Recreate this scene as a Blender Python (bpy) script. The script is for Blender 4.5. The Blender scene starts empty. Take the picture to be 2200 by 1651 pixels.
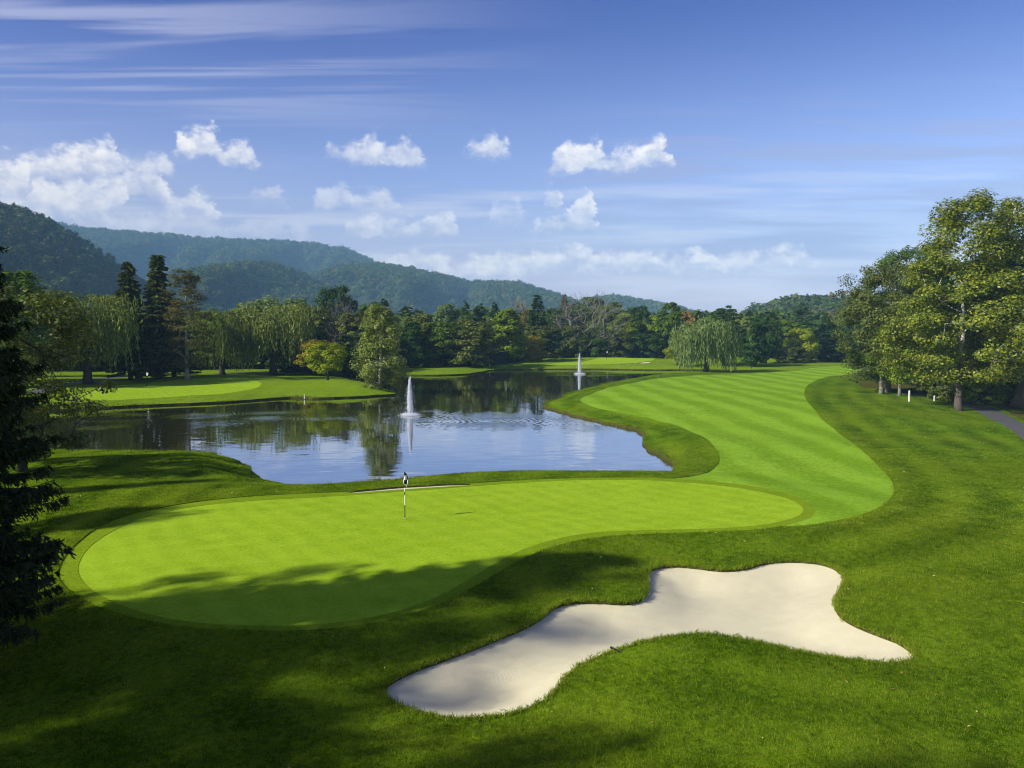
import bpy, math, random
import numpy as np
from mathutils import Vector
from mathutils.geometry import delaunay_2d_cdt

S = bpy.context.scene
C = S.collection
R = math.radians

# ------------------------------------------------------------------ camera
CAMZ, FPX, PITCH = 9.1, 1800.0, math.atan(125.5 / 1800.0)
cd = bpy.data.cameras.new('camera')
cam = bpy.data.objects.new('camera', cd)
C.objects.link(cam)
cam.location = (0, 0, CAMZ)
cam.rotation_euler = (math.pi / 2 - PITCH, 0, 0)
cd.sensor_width = 36.0
cd.lens = 36.0 * FPX / 2200.0
cd.clip_end = 20000.0
S.camera = cam

# ------------------------------------------------------------------ light
SUN_EL = R(32.0)
SUN_DIR = Vector((-0.90 * math.cos(SUN_EL), -0.436 * math.cos(SUN_EL), math.sin(SUN_EL))).normalized()
sl = bpy.data.lights.new('sun', 'SUN')
sl.energy = 5.0
sl.angle = R(1.2)
sl.color = (1.0, 0.93, 0.80)
sun = bpy.data.objects.new('sun', sl)
C.objects.link(sun)
sun.rotation_euler = SUN_DIR.to_track_quat('Z', 'Y').to_euler()

S.view_settings.view_transform = 'Standard'
S.view_settings.look = 'None'
S.view_settings.gamma = 1.0
S.view_settings.use_curve_mapping = False
S.view_settings.exposure = 0.55
cy = S.cycles
cy.max_bounces = 6
cy.diffuse_bounces = 3
cy.glossy_bounces = 3
cy.transmission_bounces = 3
cy.transparent_max_bounces = 8
cy.volume_bounces = 0
cy.use_denoising = True
cy.use_adaptive_sampling = True
cy.adaptive_threshold = 0.015
cy.filter_width = 1.1
cy.denoising_prefilter = 'ACCURATE'
cy.adaptive_min_samples = 12
cy.caustics_reflective = False
cy.caustics_refractive = False
cy.sample_clamp_indirect = 4.0


# ------------------------------------------------------------------ node helpers
class NT:
    def __init__(self, tree):
        self.t = tree
        self.n = tree.nodes
        self.l = tree.links

    def put(self, sock, val):
        if val is None:
            return
        if isinstance(val, bpy.types.NodeSocket):
            self.l.new(val, sock)
        else:
            sock.default_value = val

    def node(self, typ, ins=None, **props):
        nd = self.n.new(typ)
        for k, v in props.items():
            setattr(nd, k, v)
        for k, v in (ins or {}).items():
            self.put(nd.inputs[k], v)
        return nd

    def m(self, op, a, b=None, c=None, clamp=False):
        nd = self.n.new('ShaderNodeMath')
        nd.operation = op
        nd.use_clamp = clamp
        for i, v in enumerate((a, b, c)):
            self.put(nd.inputs[i], v)
        return nd.outputs[0]

    def vm(self, op, a, b=None, out=0):
        nd = self.n.new('ShaderNodeVectorMath')
        nd.operation = op
        self.put(nd.inputs[0], a)
        if b is not None:
            self.put(nd.inputs[1], b)
        return nd.outputs[out]

    def noise(self, vec, scale, detail=3.0, rough=0.55, out='Fac', dist=0.0, dims='3D'):
        nd = self.node('ShaderNodeTexNoise', {'Vector': vec, 'Scale': scale, 'Detail': detail, 'Roughness': rough, 'Distortion': dist}, noise_dimensions=dims)
        return nd.outputs[out]

    def rng(self, v, a, b, c=0.0, d=1.0, smooth=True):
        nd = self.n.new('ShaderNodeMapRange')
        nd.interpolation_type = 'SMOOTHSTEP' if smooth else 'LINEAR'
        for i, x in enumerate((v, a, b, c, d)):
            self.put(nd.inputs[i], x)
        return nd.outputs[0]

    def mix(self, f, a, b, blend='MIX'):
        nd = self.n.new('ShaderNodeMix')
        nd.data_type = 'RGBA'
        nd.blend_type = blend
        nd.clamp_factor = True
        self.put(nd.inputs[0], f)
        self.put(nd.inputs[6], a if isinstance(a, bpy.types.NodeSocket) else (*a, 1.0)[:4])
        self.put(nd.inputs[7], b if isinstance(b, bpy.types.NodeSocket) else (*b, 1.0)[:4])
        return nd.outputs[2]

    def ramp(self, f, stops):
        nd = self.n.new('ShaderNodeValToRGB')
        e = nd.color_ramp.elements
        while len(e) < len(stops):
            e.new(0.5)
        for el, (p, c) in zip(e, stops):
            el.position = p
            el.color = (*c, 1.0)
        self.put(nd.inputs[0], f)
        return nd.outputs[0]

    def xyz(self, v):
        nd = self.n.new('ShaderNodeSeparateXYZ')
        self.put(nd.inputs[0], v)
        return nd.outputs

    def vec(self, x, y, z=0.0):
        nd = self.n.new('ShaderNodeCombineXYZ')
        for i, v in enumerate((x, y, z)):
            self.put(nd.inputs[i], v)
        return nd.outputs[0]


# ------------------------------------------------------------------ survey helpers (photograph pixel -> place on the ground)
CP, SP = math.cos(PITCH), math.sin(PITCH)


def ray(px, py):
    a, b = (px - 1100.0) / FPX, -(py - 825.5) / FPX
    return np.array((a, CP + b * SP, -SP + b * CP))


def at_depth(px, py, Y):
    d = ray(px, py)
    return np.array((0, 0, CAMZ)) + d * (Y / d[1])


def on_plane(px, py, z=0.0):
    d = ray(px, py)
    return (np.array((0, 0, CAMZ)) + d * ((z - CAMZ) / d[2]))


def azel(px, py):
    d = ray(px, py)
    d = d / np.linalg.norm(d)
    return math.atan2(d[0], d[1]), math.asin(d[2])


# ------------------------------------------------------------------ world: sky with clouds
# rows of cumulus, nearest (highest) last: each cloud is centre x, flat base y, half width, height, strength in photograph pixels
CLOUD_ROWS = [
    [(860, 592, 110, 50, 0.72), (1050, 606, 110, 60, 0.85), (1215, 586, 120, 56, 0.95), (1350, 588, 110, 54, 0.95), (1460, 582, 90, 46, 0.85)],
    [(1570, 590, 95, 50, 0.85), (1680, 578, 70, 50, 0.85), (1990, 594, 160, 50, 0.6)],
    [(330, 512, 150, 60, 0.60), (560, 512, 120, 40, 0.42), (790, 506, 48, 48, 0.85), (875, 508, 60, 44, 0.72), (945, 504, 42, 54, 0.80), (1200, 500, 60, 40, 0.66), (1245, 498, 40, 88, 0.86)],
    [(30, 500, 170, 120, 0.95), (200, 480, 120, 100, 0.88), (312, 420, 62, 64, 0.90), (410, 472, 60, 62, 0.85), (575, 436, 42, 40, 0.46), (715, 452, 46, 58, 0.55), (795, 446, 64, 46, 0.60)],
    [(1090, 482, 46, 54, 0.40), (1182, 446, 28, 48, 0.70)],
    [(-150, 430, 130, 110, 0.95), (25, 425, 80, 92, 1.0), (130, 384, 84, 70, 1.0), (215, 378, 62, 76, 1.0), (310, 374, 70, 44, 0.62)],
    [(428, 336, 50, 66, 1.0), (512, 350, 40, 50, 0.92), (732, 334, 30, 34, 0.66), (786, 352, 50, 58, 0.82), (862, 352, 50, 52, 0.80)],
    [(1052, 332, 46, 46, 0.80), (1250, 366, 66, 66, 1.0), (1330, 362, 50, 46, 0.95), (1400, 352, 42, 62, 1.0)],
]
AZ0, AZW = -0.62, 1.24
W = bpy.data.worlds.new('World')
S.world = W
W.use_nodes = True
W.cycles.sampling_method = 'MANUAL'
W.cycles.sample_map_resolution = 256
W.node_tree.nodes.clear()
wt = NT(W.node_tree)
sky = wt.node('ShaderNodeTexSky', sky_type='NISHITA', sun_disc=False)
sky.sun_elevation = SUN_EL
sky.sun_rotation = math.atan2(SUN_DIR.x, SUN_DIR.y)
sky.altitude = 500.0
sky.air_density = 1.0
sky.dust_density = 0.6
sky.ozone_density = 3.0
tc = wt.node('ShaderNodeTexCoord')
dx, dy, dz = wt.xyz(tc.outputs['Generated'])
az = wt.m('ARCTAN2', dx, dy)
el = wt.m('ARCSINE', dz)
ae = wt.vec(az, el, 0.0)
skycol = wt.node('ShaderNodeHueSaturation', {'Color': sky.outputs[0], 'Hue': 0.507, 'Saturation': 1.12, 'Value': 1.2}).outputs[0]
skycol = wt.mix(1.0, skycol, (1.27, 0.94, 1.11), 'MULTIPLY')
skycol = wt.mix(wt.rng(el, 0.16, 0.39), skycol, wt.mix(1.0, skycol, (0.27, 0.37, 0.70), 'MULTIPLY'))
# high, thin streaks of cloud, and the pale bands of far cloud towards the horizon
flat = wt.vec(az, wt.m('DIVIDE', dz, wt.m('MAXIMUM', wt.m('ABSOLUTE', dy), 0.4)), 0.0)
st1 = wt.noise(wt.vm('ADD', wt.vm('MULTIPLY', flat, (0.75, 22.0, 1.0)), (3.1, 0.4, 0.0)), 1.0, 4.0, 0.55, dims='2D', dist=0.45)
st_mask = wt.m('MULTIPLY', wt.rng(az, 0.12, -0.55), wt.rng(el, 0.16, 0.27))
st_a = wt.m('MULTIPLY', wt.rng(st1, 0.44, 0.60), st_mask)
low = wt.noise(wt.vm('ADD', wt.vm('MULTIPLY', flat, (3.2, 40.0, 1.0)), (7.7, 2.4, 0.0)), 1.0, 3.0, 0.55, dims='2D')
st_b = wt.m('MULTIPLY', wt.rng(low, 0.46, 0.62), wt.m('MULTIPLY', wt.rng(az, -0.05, 0.2), wt.m('MULTIPLY', wt.rng(el, 0.27, 0.17), wt.rng(el, 0.03, 0.10))))
low_f = wt.m('MULTIPLY', wt.rng(el, wt.rng(az, -0.1, -0.5, 0.18, 0.25), 0.02), wt.rng(low, 0.22, 0.75, 0.55, 1.0))
c = wt.mix(wt.m('MULTIPLY', st_a, 0.62), skycol, (5.3, 5.4, 7.2))
c = wt.mix(low_f, c, (5.6, 5.4, 6.6))
c = wt.mix(wt.m('MULTIPLY', st_b, 0.62), c, (3.5, 3.6, 5.9))
st_c = wt.m('MULTIPLY', wt.rng(low, 0.50, 0.30), wt.m('MULTIPLY', wt.rng(el, 0.20, 0.11), wt.rng(el, 0.0, 0.05)))
c = wt.mix(wt.m('MULTIPLY', st_c, 0.70), c, (7.6, 7.4, 8.2))
# cumulus: flat grey bases, billowing white tops
puff = wt.vm('SUBTRACT', wt.noise(wt.vm('MULTIPLY', ae, (1.0, 1.35, 1.0)), 46.0, 3.0, 0.6, 'Color', dims='2D'), (0.5, 0.5, 0.5))
fine = wt.m('SUBTRACT', wt.noise(ae, 100.0, 2.0, 0.5, dims='2D'), 0.5)
pux, puy, puz = wt.xyz(puff)
azq = wt.m('MULTIPLY_ADD', pux, 0.026, az)
elq = wt.m('MULTIPLY_ADD', puy, 0.016, el)
azt = wt.m('MULTIPLY_ADD', azq, 1.0 / AZW, -AZ0 / AZW)
for row in CLOUD_ROWS:
    eb = azel(1100, sum(k[1] for k in row) / len(row))[1]
    stops = [(0.0, (0, 0.5, 0.5))]
    for (cx, by, hw, hh, st) in sorted(row):
        e0, e1 = azel(cx, by)[1], azel(cx, by - hh)[1]
        g_ = 0.5 + (e0 - eb) / 0.12
        for off, k in ((-1.3, 0.0), (-0.62, 0.80), (0.45, 1.0), (1.3, 0.0)):
            t_ = (azel(cx + off * hw, by)[0] - AZ0) / AZW
            t_ = max(t_, stops[-1][0] + 0.004)
            if k == 0.0:                             # neighbours that touch grow together
                nb = [q for q in row if (q[0] > cx) == (off > 0) and q[0] != cx and abs(q[0] - cx) < 1.15 * (q[2] + hw) - 12]
                if nb:
                    continue
            if 0.0 < t_ < 1.0:
                stops.append((t_, (k * (e1 - e0) / 0.08 * 1.18, g_, st)))
    stops = stops[:31] + [(1.0, (0, 0.5, 0.5))]
    nd = wt.n.new('ShaderNodeValToRGB')
    nd.color_ramp.interpolation = 'EASE'
    e_ = nd.color_ramp.elements
    for _ in range(min(len(stops), 32) - 2):
        e_.new(0.5)
    for el_, (p_, c_) in zip(e_, stops[:32]):
        el_.position = p_
    for el_, (p_, c_) in zip(e_, stops[:32]):
        el_.color = (*c_, 1.0)
    wt.put(nd.inputs[0], azt)
    top, bs, stg = wt.node('ShaderNodeSeparateColor', {0: nd.outputs[0]}).outputs
    hgt = wt.m('MULTIPLY', top, 0.08)
    rel = wt.m('SUBTRACT', elq, wt.m('MULTIPLY_ADD', bs, 0.12, eb - 0.06))
    dn = wt.m('MINIMUM', wt.m('MULTIPLY_ADD', rel, 150.0, 1.0), wt.m('MULTIPLY', wt.m('SUBTRACT', hgt, rel), 95.0))
    dn = wt.m('MULTIPLY_ADD', puz, 2.6, wt.m('MULTIPLY_ADD', fine, 0.7, dn))
    dn = wt.m('MINIMUM', dn, wt.m('MULTIPLY', hgt, 70.0))
    al = wt.m('MULTIPLY', wt.rng(dn, 0.0, 1.6), stg)
    lit = wt.m('ADD', wt.m('DIVIDE', rel, wt.m('ADD', hgt, 0.004)), wt.m('ADD', wt.m('MULTIPLY', pux, -0.9), wt.m('MULTIPLY', puz, 1.1)))
    c = wt.mix(al, c, wt.mix(wt.rng(lit, -0.15, 0.85), (5.5, 5.7, 7.3), (10.7, 10.1, 9.5)))
# the same broken cumulus goes on all round, outside the picture
gen = wt.noise(wt.vm('MULTIPLY', wt.vec(azq, elq, 0.0), (5.0, 14.0, 1.0)), 1.0, 1.0, 0.5, dims='2D')
gen = wt.m('MULTIPLY', wt.rng(gen, 0.52, 0.62), wt.m('MULTIPLY', wt.rng(wt.m('ABSOLUTE', az), 0.66, 0.9), wt.m('MULTIPLY', wt.rng(el, 0.6, 0.3), wt.rng(el, 0.02, 0.08))))
c = wt.mix(wt.m('MULTIPLY', gen, 0.8), c, (8.6, 8.4, 8.8))
bg = wt.node('ShaderNodeBackground', {'Color': c, 'Strength': 0.082})
wo = wt.node('ShaderNodeOutputWorld')
wt.l.new(bg.outputs[0], wo.inputs[0])


# ------------------------------------------------------------------ object helpers
def tag(o, label=None, cat=None, group=None, kind=None):
    if label:
        o['label'] = label
    if cat:
        o['category'] = cat
    if group:
        o['group'] = group
    if kind:
        o['kind'] = kind
    return o


def mesh_np(name, v, f, smooth=False):
    """v (n,3), f (m,k) with one face size, or a list of such arrays"""
    me = bpy.data.meshes.new(name)
    fl = f if isinstance(f, list) else [f]
    fl = [np.asarray(a, dtype=np.int32) for a in fl if len(a)]
    v = np.asarray(v, dtype=np.float32)
    me.vertices.add(len(v))
    me.vertices.foreach_set('co', v.ravel())
    loops = np.concatenate([a.ravel() for a in fl])
    tot = np.concatenate([np.full(len(a), a.shape[1], dtype=np.int32) for a in fl])
    start = np.concatenate(([0], np.cumsum(tot)[:-1])).astype(np.int32)
    me.loops.add(len(loops))
    me.loops.foreach_set('vertex_index', loops)
    me.polygons.add(len(tot))
    me.polygons.foreach_set('loop_start', start)
    me.polygons.foreach_set('loop_total', tot)
    me.polygons.foreach_set('use_smooth', np.full(len(tot), smooth, dtype=bool))
    me.update(calc_edges=True)
    return me


def link(name, me, mat=None, parent=None):
    o = bpy.data.objects.new(name, me)
    C.objects.link(o)
    if parent is not None:
        o.parent = parent
    if mat is not None and me is not None:
        if len(me.materials) == 0:
            me.materials.append(mat)
        elif me.materials[0] != mat:
            o.material_slots[0].link = 'OBJECT'
            o.material_slots[0].material = mat
    return o


def empty(name, loc=(0, 0, 0), rz=0.0, scale=None):
    o = bpy.data.objects.new(name, None)
    o.empty_display_size = 0.5
    C.objects.link(o)
    o.location = loc
    o.rotation_euler = (0, 0, rz)
    if scale is not None:
        o.scale = scale
    return o


class Geo:
    """collects quads and triangles"""

    def __init__(self):
        self.v, self.q, self.t, self.n = [], [], [], 0

    def add(self, v, q=None, t=None):
        v = np.asarray(v, dtype=np.float32).reshape(-1, 3)
        self.v.append(v)
        if q is not None and len(q):
            self.q.append(np.asarray(q, dtype=np.int32) + self.n)
        if t is not None and len(t):
            self.t.append(np.asarray(t, dtype=np.int32) + self.n)
        self.n += len(v)

    def tube(self, pts, rad, sides=6, cap=True):
        pts = np.asarray(pts, dtype=float)
        rad = np.broadcast_to(np.asarray(rad, dtype=float), (len(pts),))
        tg = np.gradient(pts, axis=0)
        tg /= np.linalg.norm(tg, axis=1)[:, None] + 1e-9
        ref = np.array((0.0, 0.0, 1.0)) if abs(tg[0][2]) < 0.9 else np.array((1.0, 0.0, 0.0))
        vs = []
        for p, r, k in zip(pts, rad, tg):
            a = np.cross(k, ref)
            a /= np.linalg.norm(a) + 1e-9
            b = np.cross(k, a)
            th = np.arange(sides) * 2 * math.pi / sides
            vs.append(p + r * (np.cos(th)[:, None] * a + np.sin(th)[:, None] * b))
        v = np.concatenate(vs)
        i = np.arange(sides)
        j = (i + 1) % sides
        q = np.concatenate([np.stack((k * sides + i, k * sides + j, (k + 1) * sides + j, (k + 1) * sides + i), 1) for k in range(len(pts) - 1)])
        t = []
        if cap:
            n = len(v)
            v = np.concatenate((v, pts[:1], pts[-1:]))
            t = np.concatenate((np.stack((j, i, np.full(sides, n)), 1),
                                np.stack(((len(pts) - 1) * sides + i, (len(pts) - 1) * sides + j, np.full(sides, n + 1)), 1)))
        self.add(v, q, t)

    def lathe(self, prof, sides=16, at=(0, 0, 0)):
        prof = np.asarray(prof, dtype=float)
        th = np.arange(sides) * 2 * math.pi / sides
        v = np.concatenate([np.stack((r * np.cos(th), r * np.sin(th), np.full(sides, z)), 1) for r, z in prof]) + np.asarray(at)
        i = np.arange(sides)
        j = (i + 1) % sides
        q = np.concatenate([np.stack((k * sides + i, k * sides + j, (k + 1) * sides + j, (k + 1) * sides + i), 1) for k in range(len(prof) - 1)])
        self.add(v, q)

    def box(self, c, s, rz=0.0):
        c, s = np.asarray(c, float), np.asarray(s, float) / 2
        v = np.array([(x, y, z) for z in (-1, 1) for y in (-1, 1) for x in (-1, 1)], float) * s
        ca, sa = math.cos(rz), math.sin(rz)
        v = np.stack((v[:, 0] * ca - v[:, 1] * sa, v[:, 0] * sa + v[:, 1] * ca, v[:, 2]), 1) + c
        self.add(v, [(0, 2, 3, 1), (4, 5, 7, 6), (0, 1, 5, 4), (2, 6, 7, 3), (0, 4, 6, 2), (1, 3, 7, 5)])

    def quads(self, c, a, b):
        """leaf quads: centres c, half axes a and b, as pointed diamonds with a blunt waist"""
        n = len(c)
        v = np.stack((c - a, c - b * 1.0 - a * 0.1, c + a, c + b - a * 0.1), 1).reshape(-1, 3)
        self.add(v, np.arange(4 * n).reshape(n, 4))

    def strips(self, c, a, b):
        n = len(c)
        v = np.stack((c - a - b, c - a + b, c + a + b, c + a - b), 1).reshape(-1, 3)
        self.add(v, np.arange(4 * n).reshape(n, 4))

    def mesh(self, name, smooth=False):
        v = np.concatenate(self.v)
        f = []
        if self.q:
            f.append(np.concatenate(self.q))
        if self.t:
            f.append(np.concatenate(self.t))
        return mesh_np(name, v, f, smooth)

    def obj(self, name, mat, parent=None, smooth=False):
        return link(name, self.mesh(name, smooth), mat, parent)


def unit(v):
    return v / (np.linalg.norm(v, axis=-1, keepdims=True) + 1e-9)


# ------------------------------------------------------------------ materials
def material(name):
    m = bpy.data.materials.new(name)
    m.use_nodes = True
    m.node_tree.nodes.clear()
    t = NT(m.node_tree)
    out = t.node('ShaderNodeOutputMaterial')
    return m, t, out


def principled(t, out, col, rough=0.8, spec=0.3, bump=None, bstr=0.3, bdist=0.02, metal=0.0):
    p = t.node('ShaderNodeBsdfPrincipled', {'Base Color': col if isinstance(col, bpy.types.NodeSocket) else (*col, 1.0), 'Roughness': rough,
                                            'Specular IOR Level': spec, 'Metallic': metal})
    if bump is not None:
        b = t.node('ShaderNodeBump', {'Height': bump, 'Strength': bstr, 'Distance': bdist})
        t.l.new(b.outputs[0], p.inputs['Normal'])
    t.l.new(p.outputs[0], out.inputs[0])
    return p


def pos(t):
    return t.node('ShaderNodeNewGeometry').outputs['Position']


def mat_plain(name, col, rough=0.7, var=0.25, scale=8.0, spec=0.3, bstr=0.2):
    m, t, out = material(name)
    tcn = t.node('ShaderNodeTexCoord').outputs['Object']
    n = t.noise(tcn, scale, 4.0)
    k = t.mix(n, tuple(x * (1 - var) for x in col), tuple(min(1, x * (1 + var)) for x in col))
    principled(t, out, k, rough, spec, n, bstr, 0.02)
    return m


def grass_mat(name, dark, light, patch, stripes=None, fine=30.0, bstr=0.5, bdist=0.03, streak=None, samp=0.8, mott=0.5, passes=0.0, gr=0.7):
    """mown turf: broad patches, mowing bands where there are any, and a fine blade grain"""
    m, t, out = material(name)
    p = pos(t)
    broad = t.noise(p, 0.09, 3.0, 0.5)
    mid = t.noise(p, 0.9, 4.0, 0.6)
    grain = t.noise(p, fine, 3.0, 0.7)
    grain2 = t.noise(p, fine * 0.28, 3.0, 0.65)
    f = t.m('ADD', t.m('MULTIPLY_ADD', grain, gr, 0.25 - 0.5 * gr), t.m('MULTIPLY_ADD', grain2, gr, 0.25 - 0.5 * gr))
    f = t.m('ADD', f, t.m('MULTIPLY_ADD', mid, mott, -0.5 * mott))
    if stripes:
        px, py, pz = t.xyz(t.vm('ADD', p, t.vm('MULTIPLY', t.vm('SUBTRACT', t.noise(p, 0.12, 2.0, out='Color'), (0.5, 0.5, 0.5)), (2.2, 2.2, 0.0))))
        for ang, period, amp in stripes:
            u = t.m('ADD', t.m('MULTIPLY', px, math.cos(ang)), t.m('MULTIPLY', py, math.sin(ang)))
            s = t.m('SINE', t.m('MULTIPLY', u, 2 * math.pi / period))
            s = t.rng(s, -0.9, 0.9, -amp, amp)
            s = t.m('MULTIPLY', s, t.rng(broad, 0.3, 0.7, 0.55, 1.25))
            f = t.m('ADD', f, s)
    if passes:
        at = t.node('ShaderNodeAttribute', attribute_name='edge_distance').outputs['Fac']
        at = t.m('ADD', at, t.m('MULTIPLY', t.noise(p, 0.22, 2.0), 1.6))
        sw = t.m('SINE', t.m('MULTIPLY', at, 2 * math.pi / 3.1))
        f = t.m('ADD', f, t.m('MULTIPLY', t.m('MULTIPLY', sw, passes), t.rng(t.noise(p, 0.07, 2.0), 0.36, 0.62)))
        f = t.m('ADD', f, t.m('MULTIPLY_ADD', t.noise(p, 0.28, 3.0, 0.6), 0.9, -0.45))
    if streak:
        v = t.vm('MULTIPLY', p, streak)
        f = t.m('ADD', f, t.m('MULTIPLY_ADD', t.noise(v, 1.0, 4.0, 0.6, dist=0.8), samp, -0.5 * samp))
    k = t.mix(t.rng(f, 0.15, 0.85, smooth=False), dark, light)
    k = t.mix(t.rng(broad, 0.35, 0.75, 0.0, 0.75), k, t.mix(f, tuple(x * 0.75 for x in patch), tuple(x * 1.2 for x in patch)))
    h = t.m('ADD', grain, t.m('MULTIPLY', grain2, 1.5))
    b = t.node('ShaderNodeBump', {'Height': h, 'Strength': bstr, 'Distance': bdist})
    df = t.node('ShaderNodeBsdfDiffuse', {'Color': k, 'Normal': b.outputs[0]})
    t.l.new(df.outputs[0], out.inputs[0])
    return m


M = {}
M['rough'] = grass_mat('rough_turf', (0.036, 0.082, 0.003), (0.128, 0.226, 0.007), (0.130, 0.190, 0.008), fine=16.0, bstr=0.9, bdist=0.07, streak=(0.55, 0.16, 1.0), samp=0.55, mott=0.8, passes=0.22, gr=1.6)
M['fairway'] = grass_mat('fairway_turf', (0.115, 0.225, 0.007), (0.240, 0.400, 0.034), (0.180, 0.330, 0.020), stripes=((0.06, 4.6, 0.19), (1.25, 9.0, 0.05)), fine=16.0, bstr=0.5, gr=1.7)
M['green'] = grass_mat('putting_turf', (0.178, 0.302, 0.007), (0.302, 0.450, 0.028), (0.265, 0.402, 0.022), stripes=((0.62, 1.2, 0.065), (2.2, 1.5, 0.03)), fine=26.0, bstr=0.25, streak=(0.5, 0.9, 1.0), samp=0.55, mott=0.5, gr=1.2)
M['collar'] = grass_mat('collar_turf', (0.110, 0.195, 0.005), (0.200, 0.300, 0.014), (0.175, 0.262, 0.013), fine=20.0, bstr=0.4, gr=1.6)
M['far_turf'] = grass_mat('far_turf', (0.085, 0.155, 0.006), (0.190, 0.290, 0.016), (0.150, 0.225, 0.012), fine=8.0, streak=(0.4, 0.12, 1.0))


def soil_mat():
    m, t, out = material('bank_soil')
    p = pos(t)
    n = t.noise(p, 6.0, 5.0, 0.65)
    k = t.ramp(n, [(0.25, (0.020, 0.018, 0.006)), (0.5, (0.055, 0.065, 0.010)), (0.72, (0.15, 0.12, 0.06)), (0.9, (0.22, 0.19, 0.12))])
    principled(t, out, k, 0.95, 0.1, n, 0.8, 0.08)
    return m


M['soil'] = soil_mat()


def sand_mat():
    m, t, out = material('bunker_sand')
    p = pos(t)
    warp = t.vm('ADD', p, t.vm('MULTIPLY', t.vm('SUBTRACT', t.noise(p, 0.35, 2.0, out='Color'), (0.5, 0.5, 0.5)), (4.0, 4.0, 0.0)))
    x, y, z = t.xyz(warp)
    rake = t.m('SINE', t.m('MULTIPLY', t.m('ADD', x, t.m('MULTIPLY', y, 0.7)), 46.0))
    g = t.noise(p, 60.0, 3.0, 0.7)
    b = t.noise(p, 1.6, 4.0, 0.6)
    k = t.mix(t.m('ADD', t.m('MULTIPLY', b, 0.7), t.m('MULTIPLY', g, 0.3)), (0.475, 0.44, 0.29), (0.67, 0.63, 0.44))
    h = t.m('ADD', t.m('MULTIPLY', rake, t.rng(b, 0.45, 0.7, 0.01, 0.09)), t.m('ADD', t.m('MULTIPLY', g, 0.5), t.m('MULTIPLY', b, 1.5)))
    principled(t, out, k, 0.95, 0.1, h, 0.4, 0.03)
    return m


M['sand'] = sand_mat()
M['asphalt'] = mat_plain('path_asphalt', (0.085, 0.085, 0.088), 0.9, 0.35, 3.0, 0.2)


def water_mat(rings):
    """dark pond water; the ripples tilt the mirror directly so that they hold at a grazing view"""
    m, t, out = material('pond_water')
    p = pos(t)
    x, y, z = t.xyz(p)
    p2 = t.vec(x, y, 0.0)
    wob = t.noise(p, 0.30, 2.0, 0.5)
    gate = t.rng(t.noise(p, 0.11, 2.0, 0.5), 0.38, 0.60, 0.4, 1.0)
    slope = None
    for (cx, cyy, wl, r0, r1, amp) in rings:
        dv = t.vm('SUBTRACT', p2, (cx, cyy, 0.0))
        r = t.vm('LENGTH', dv, out=1)
        s = t.m('SINE', t.m('MULTIPLY', t.m('MULTIPLY_ADD', wob, 1.1, r), 2 * math.pi / wl))
        env = t.m('MULTIPLY', t.rng(r, r0 - 1.5, r0 + 3.0), t.rng(r, r1 + 5, r1 - 5))
        k = t.m('MULTIPLY', t.m('MULTIPLY', s, t.m('MULTIPLY', env, gate)), amp)
        sc = t.n.new('ShaderNodeVectorMath')
        sc.operation = 'SCALE'
        t.put(sc.inputs[0], t.vm('NORMALIZE', dv))
        t.put(sc.inputs['Scale'], k)
        slope = sc.outputs[0] if slope is None else t.vm('ADD', slope, sc.outputs[0])
    calm = t.rng(t.noise(p, 0.045, 2.0, 0.5), 0.35, 0.65, 0.35, 1.0)
    n1 = t.vm('SUBTRACT', t.noise(t.vm('MULTIPLY', p, (0.45, 2.6, 1.0)), 1.0, 3.0, 0.6, 'Color'), (0.5, 0.5, 0.5))
    amp = t.n.new('ShaderNodeVectorMath')
    amp.operation = 'SCALE'
    t.put(amp.inputs[0], t.vm('MULTIPLY', n1, (0.030, 0.075, 0.0)))
    t.put(amp.inputs['Scale'], calm)
    nrm = t.vm('NORMALIZE', t.vm('ADD', t.vm('MULTIPLY', t.vm('ADD', slope, amp.outputs[0]), (-1.0, -1.0, 0.0)), (0.0, 0.0, 1.0)))
    mur = t.mix(t.noise(p, 0.08, 3.0), (0.026, 0.027, 0.006), (0.050, 0.044, 0.010))
    df = t.node('ShaderNodeBsdfDiffuse', {'Color': mur})
    gl = t.node('ShaderNodeBsdfGlossy', {'Color': (0.92, 0.95, 1.0, 1.0), 'Roughness': 0.02, 'Normal': nrm})
    fr = t.node('ShaderNodeFresnel', {'IOR': 2.1, 'Normal': nrm})
    mx = t.node('ShaderNodeMixShader', {0: t.m('MULTIPLY_ADD', fr.outputs[0], 0.60, 0.45, clamp=True), 1: df.outputs[0], 2: gl.outputs[0]})
    t.l.new(mx.outputs[0], out.inputs[0])
    return m


GLOSSY = ('leaf_sycamore', 'leaf_birch', 'leaf_olive')


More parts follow.
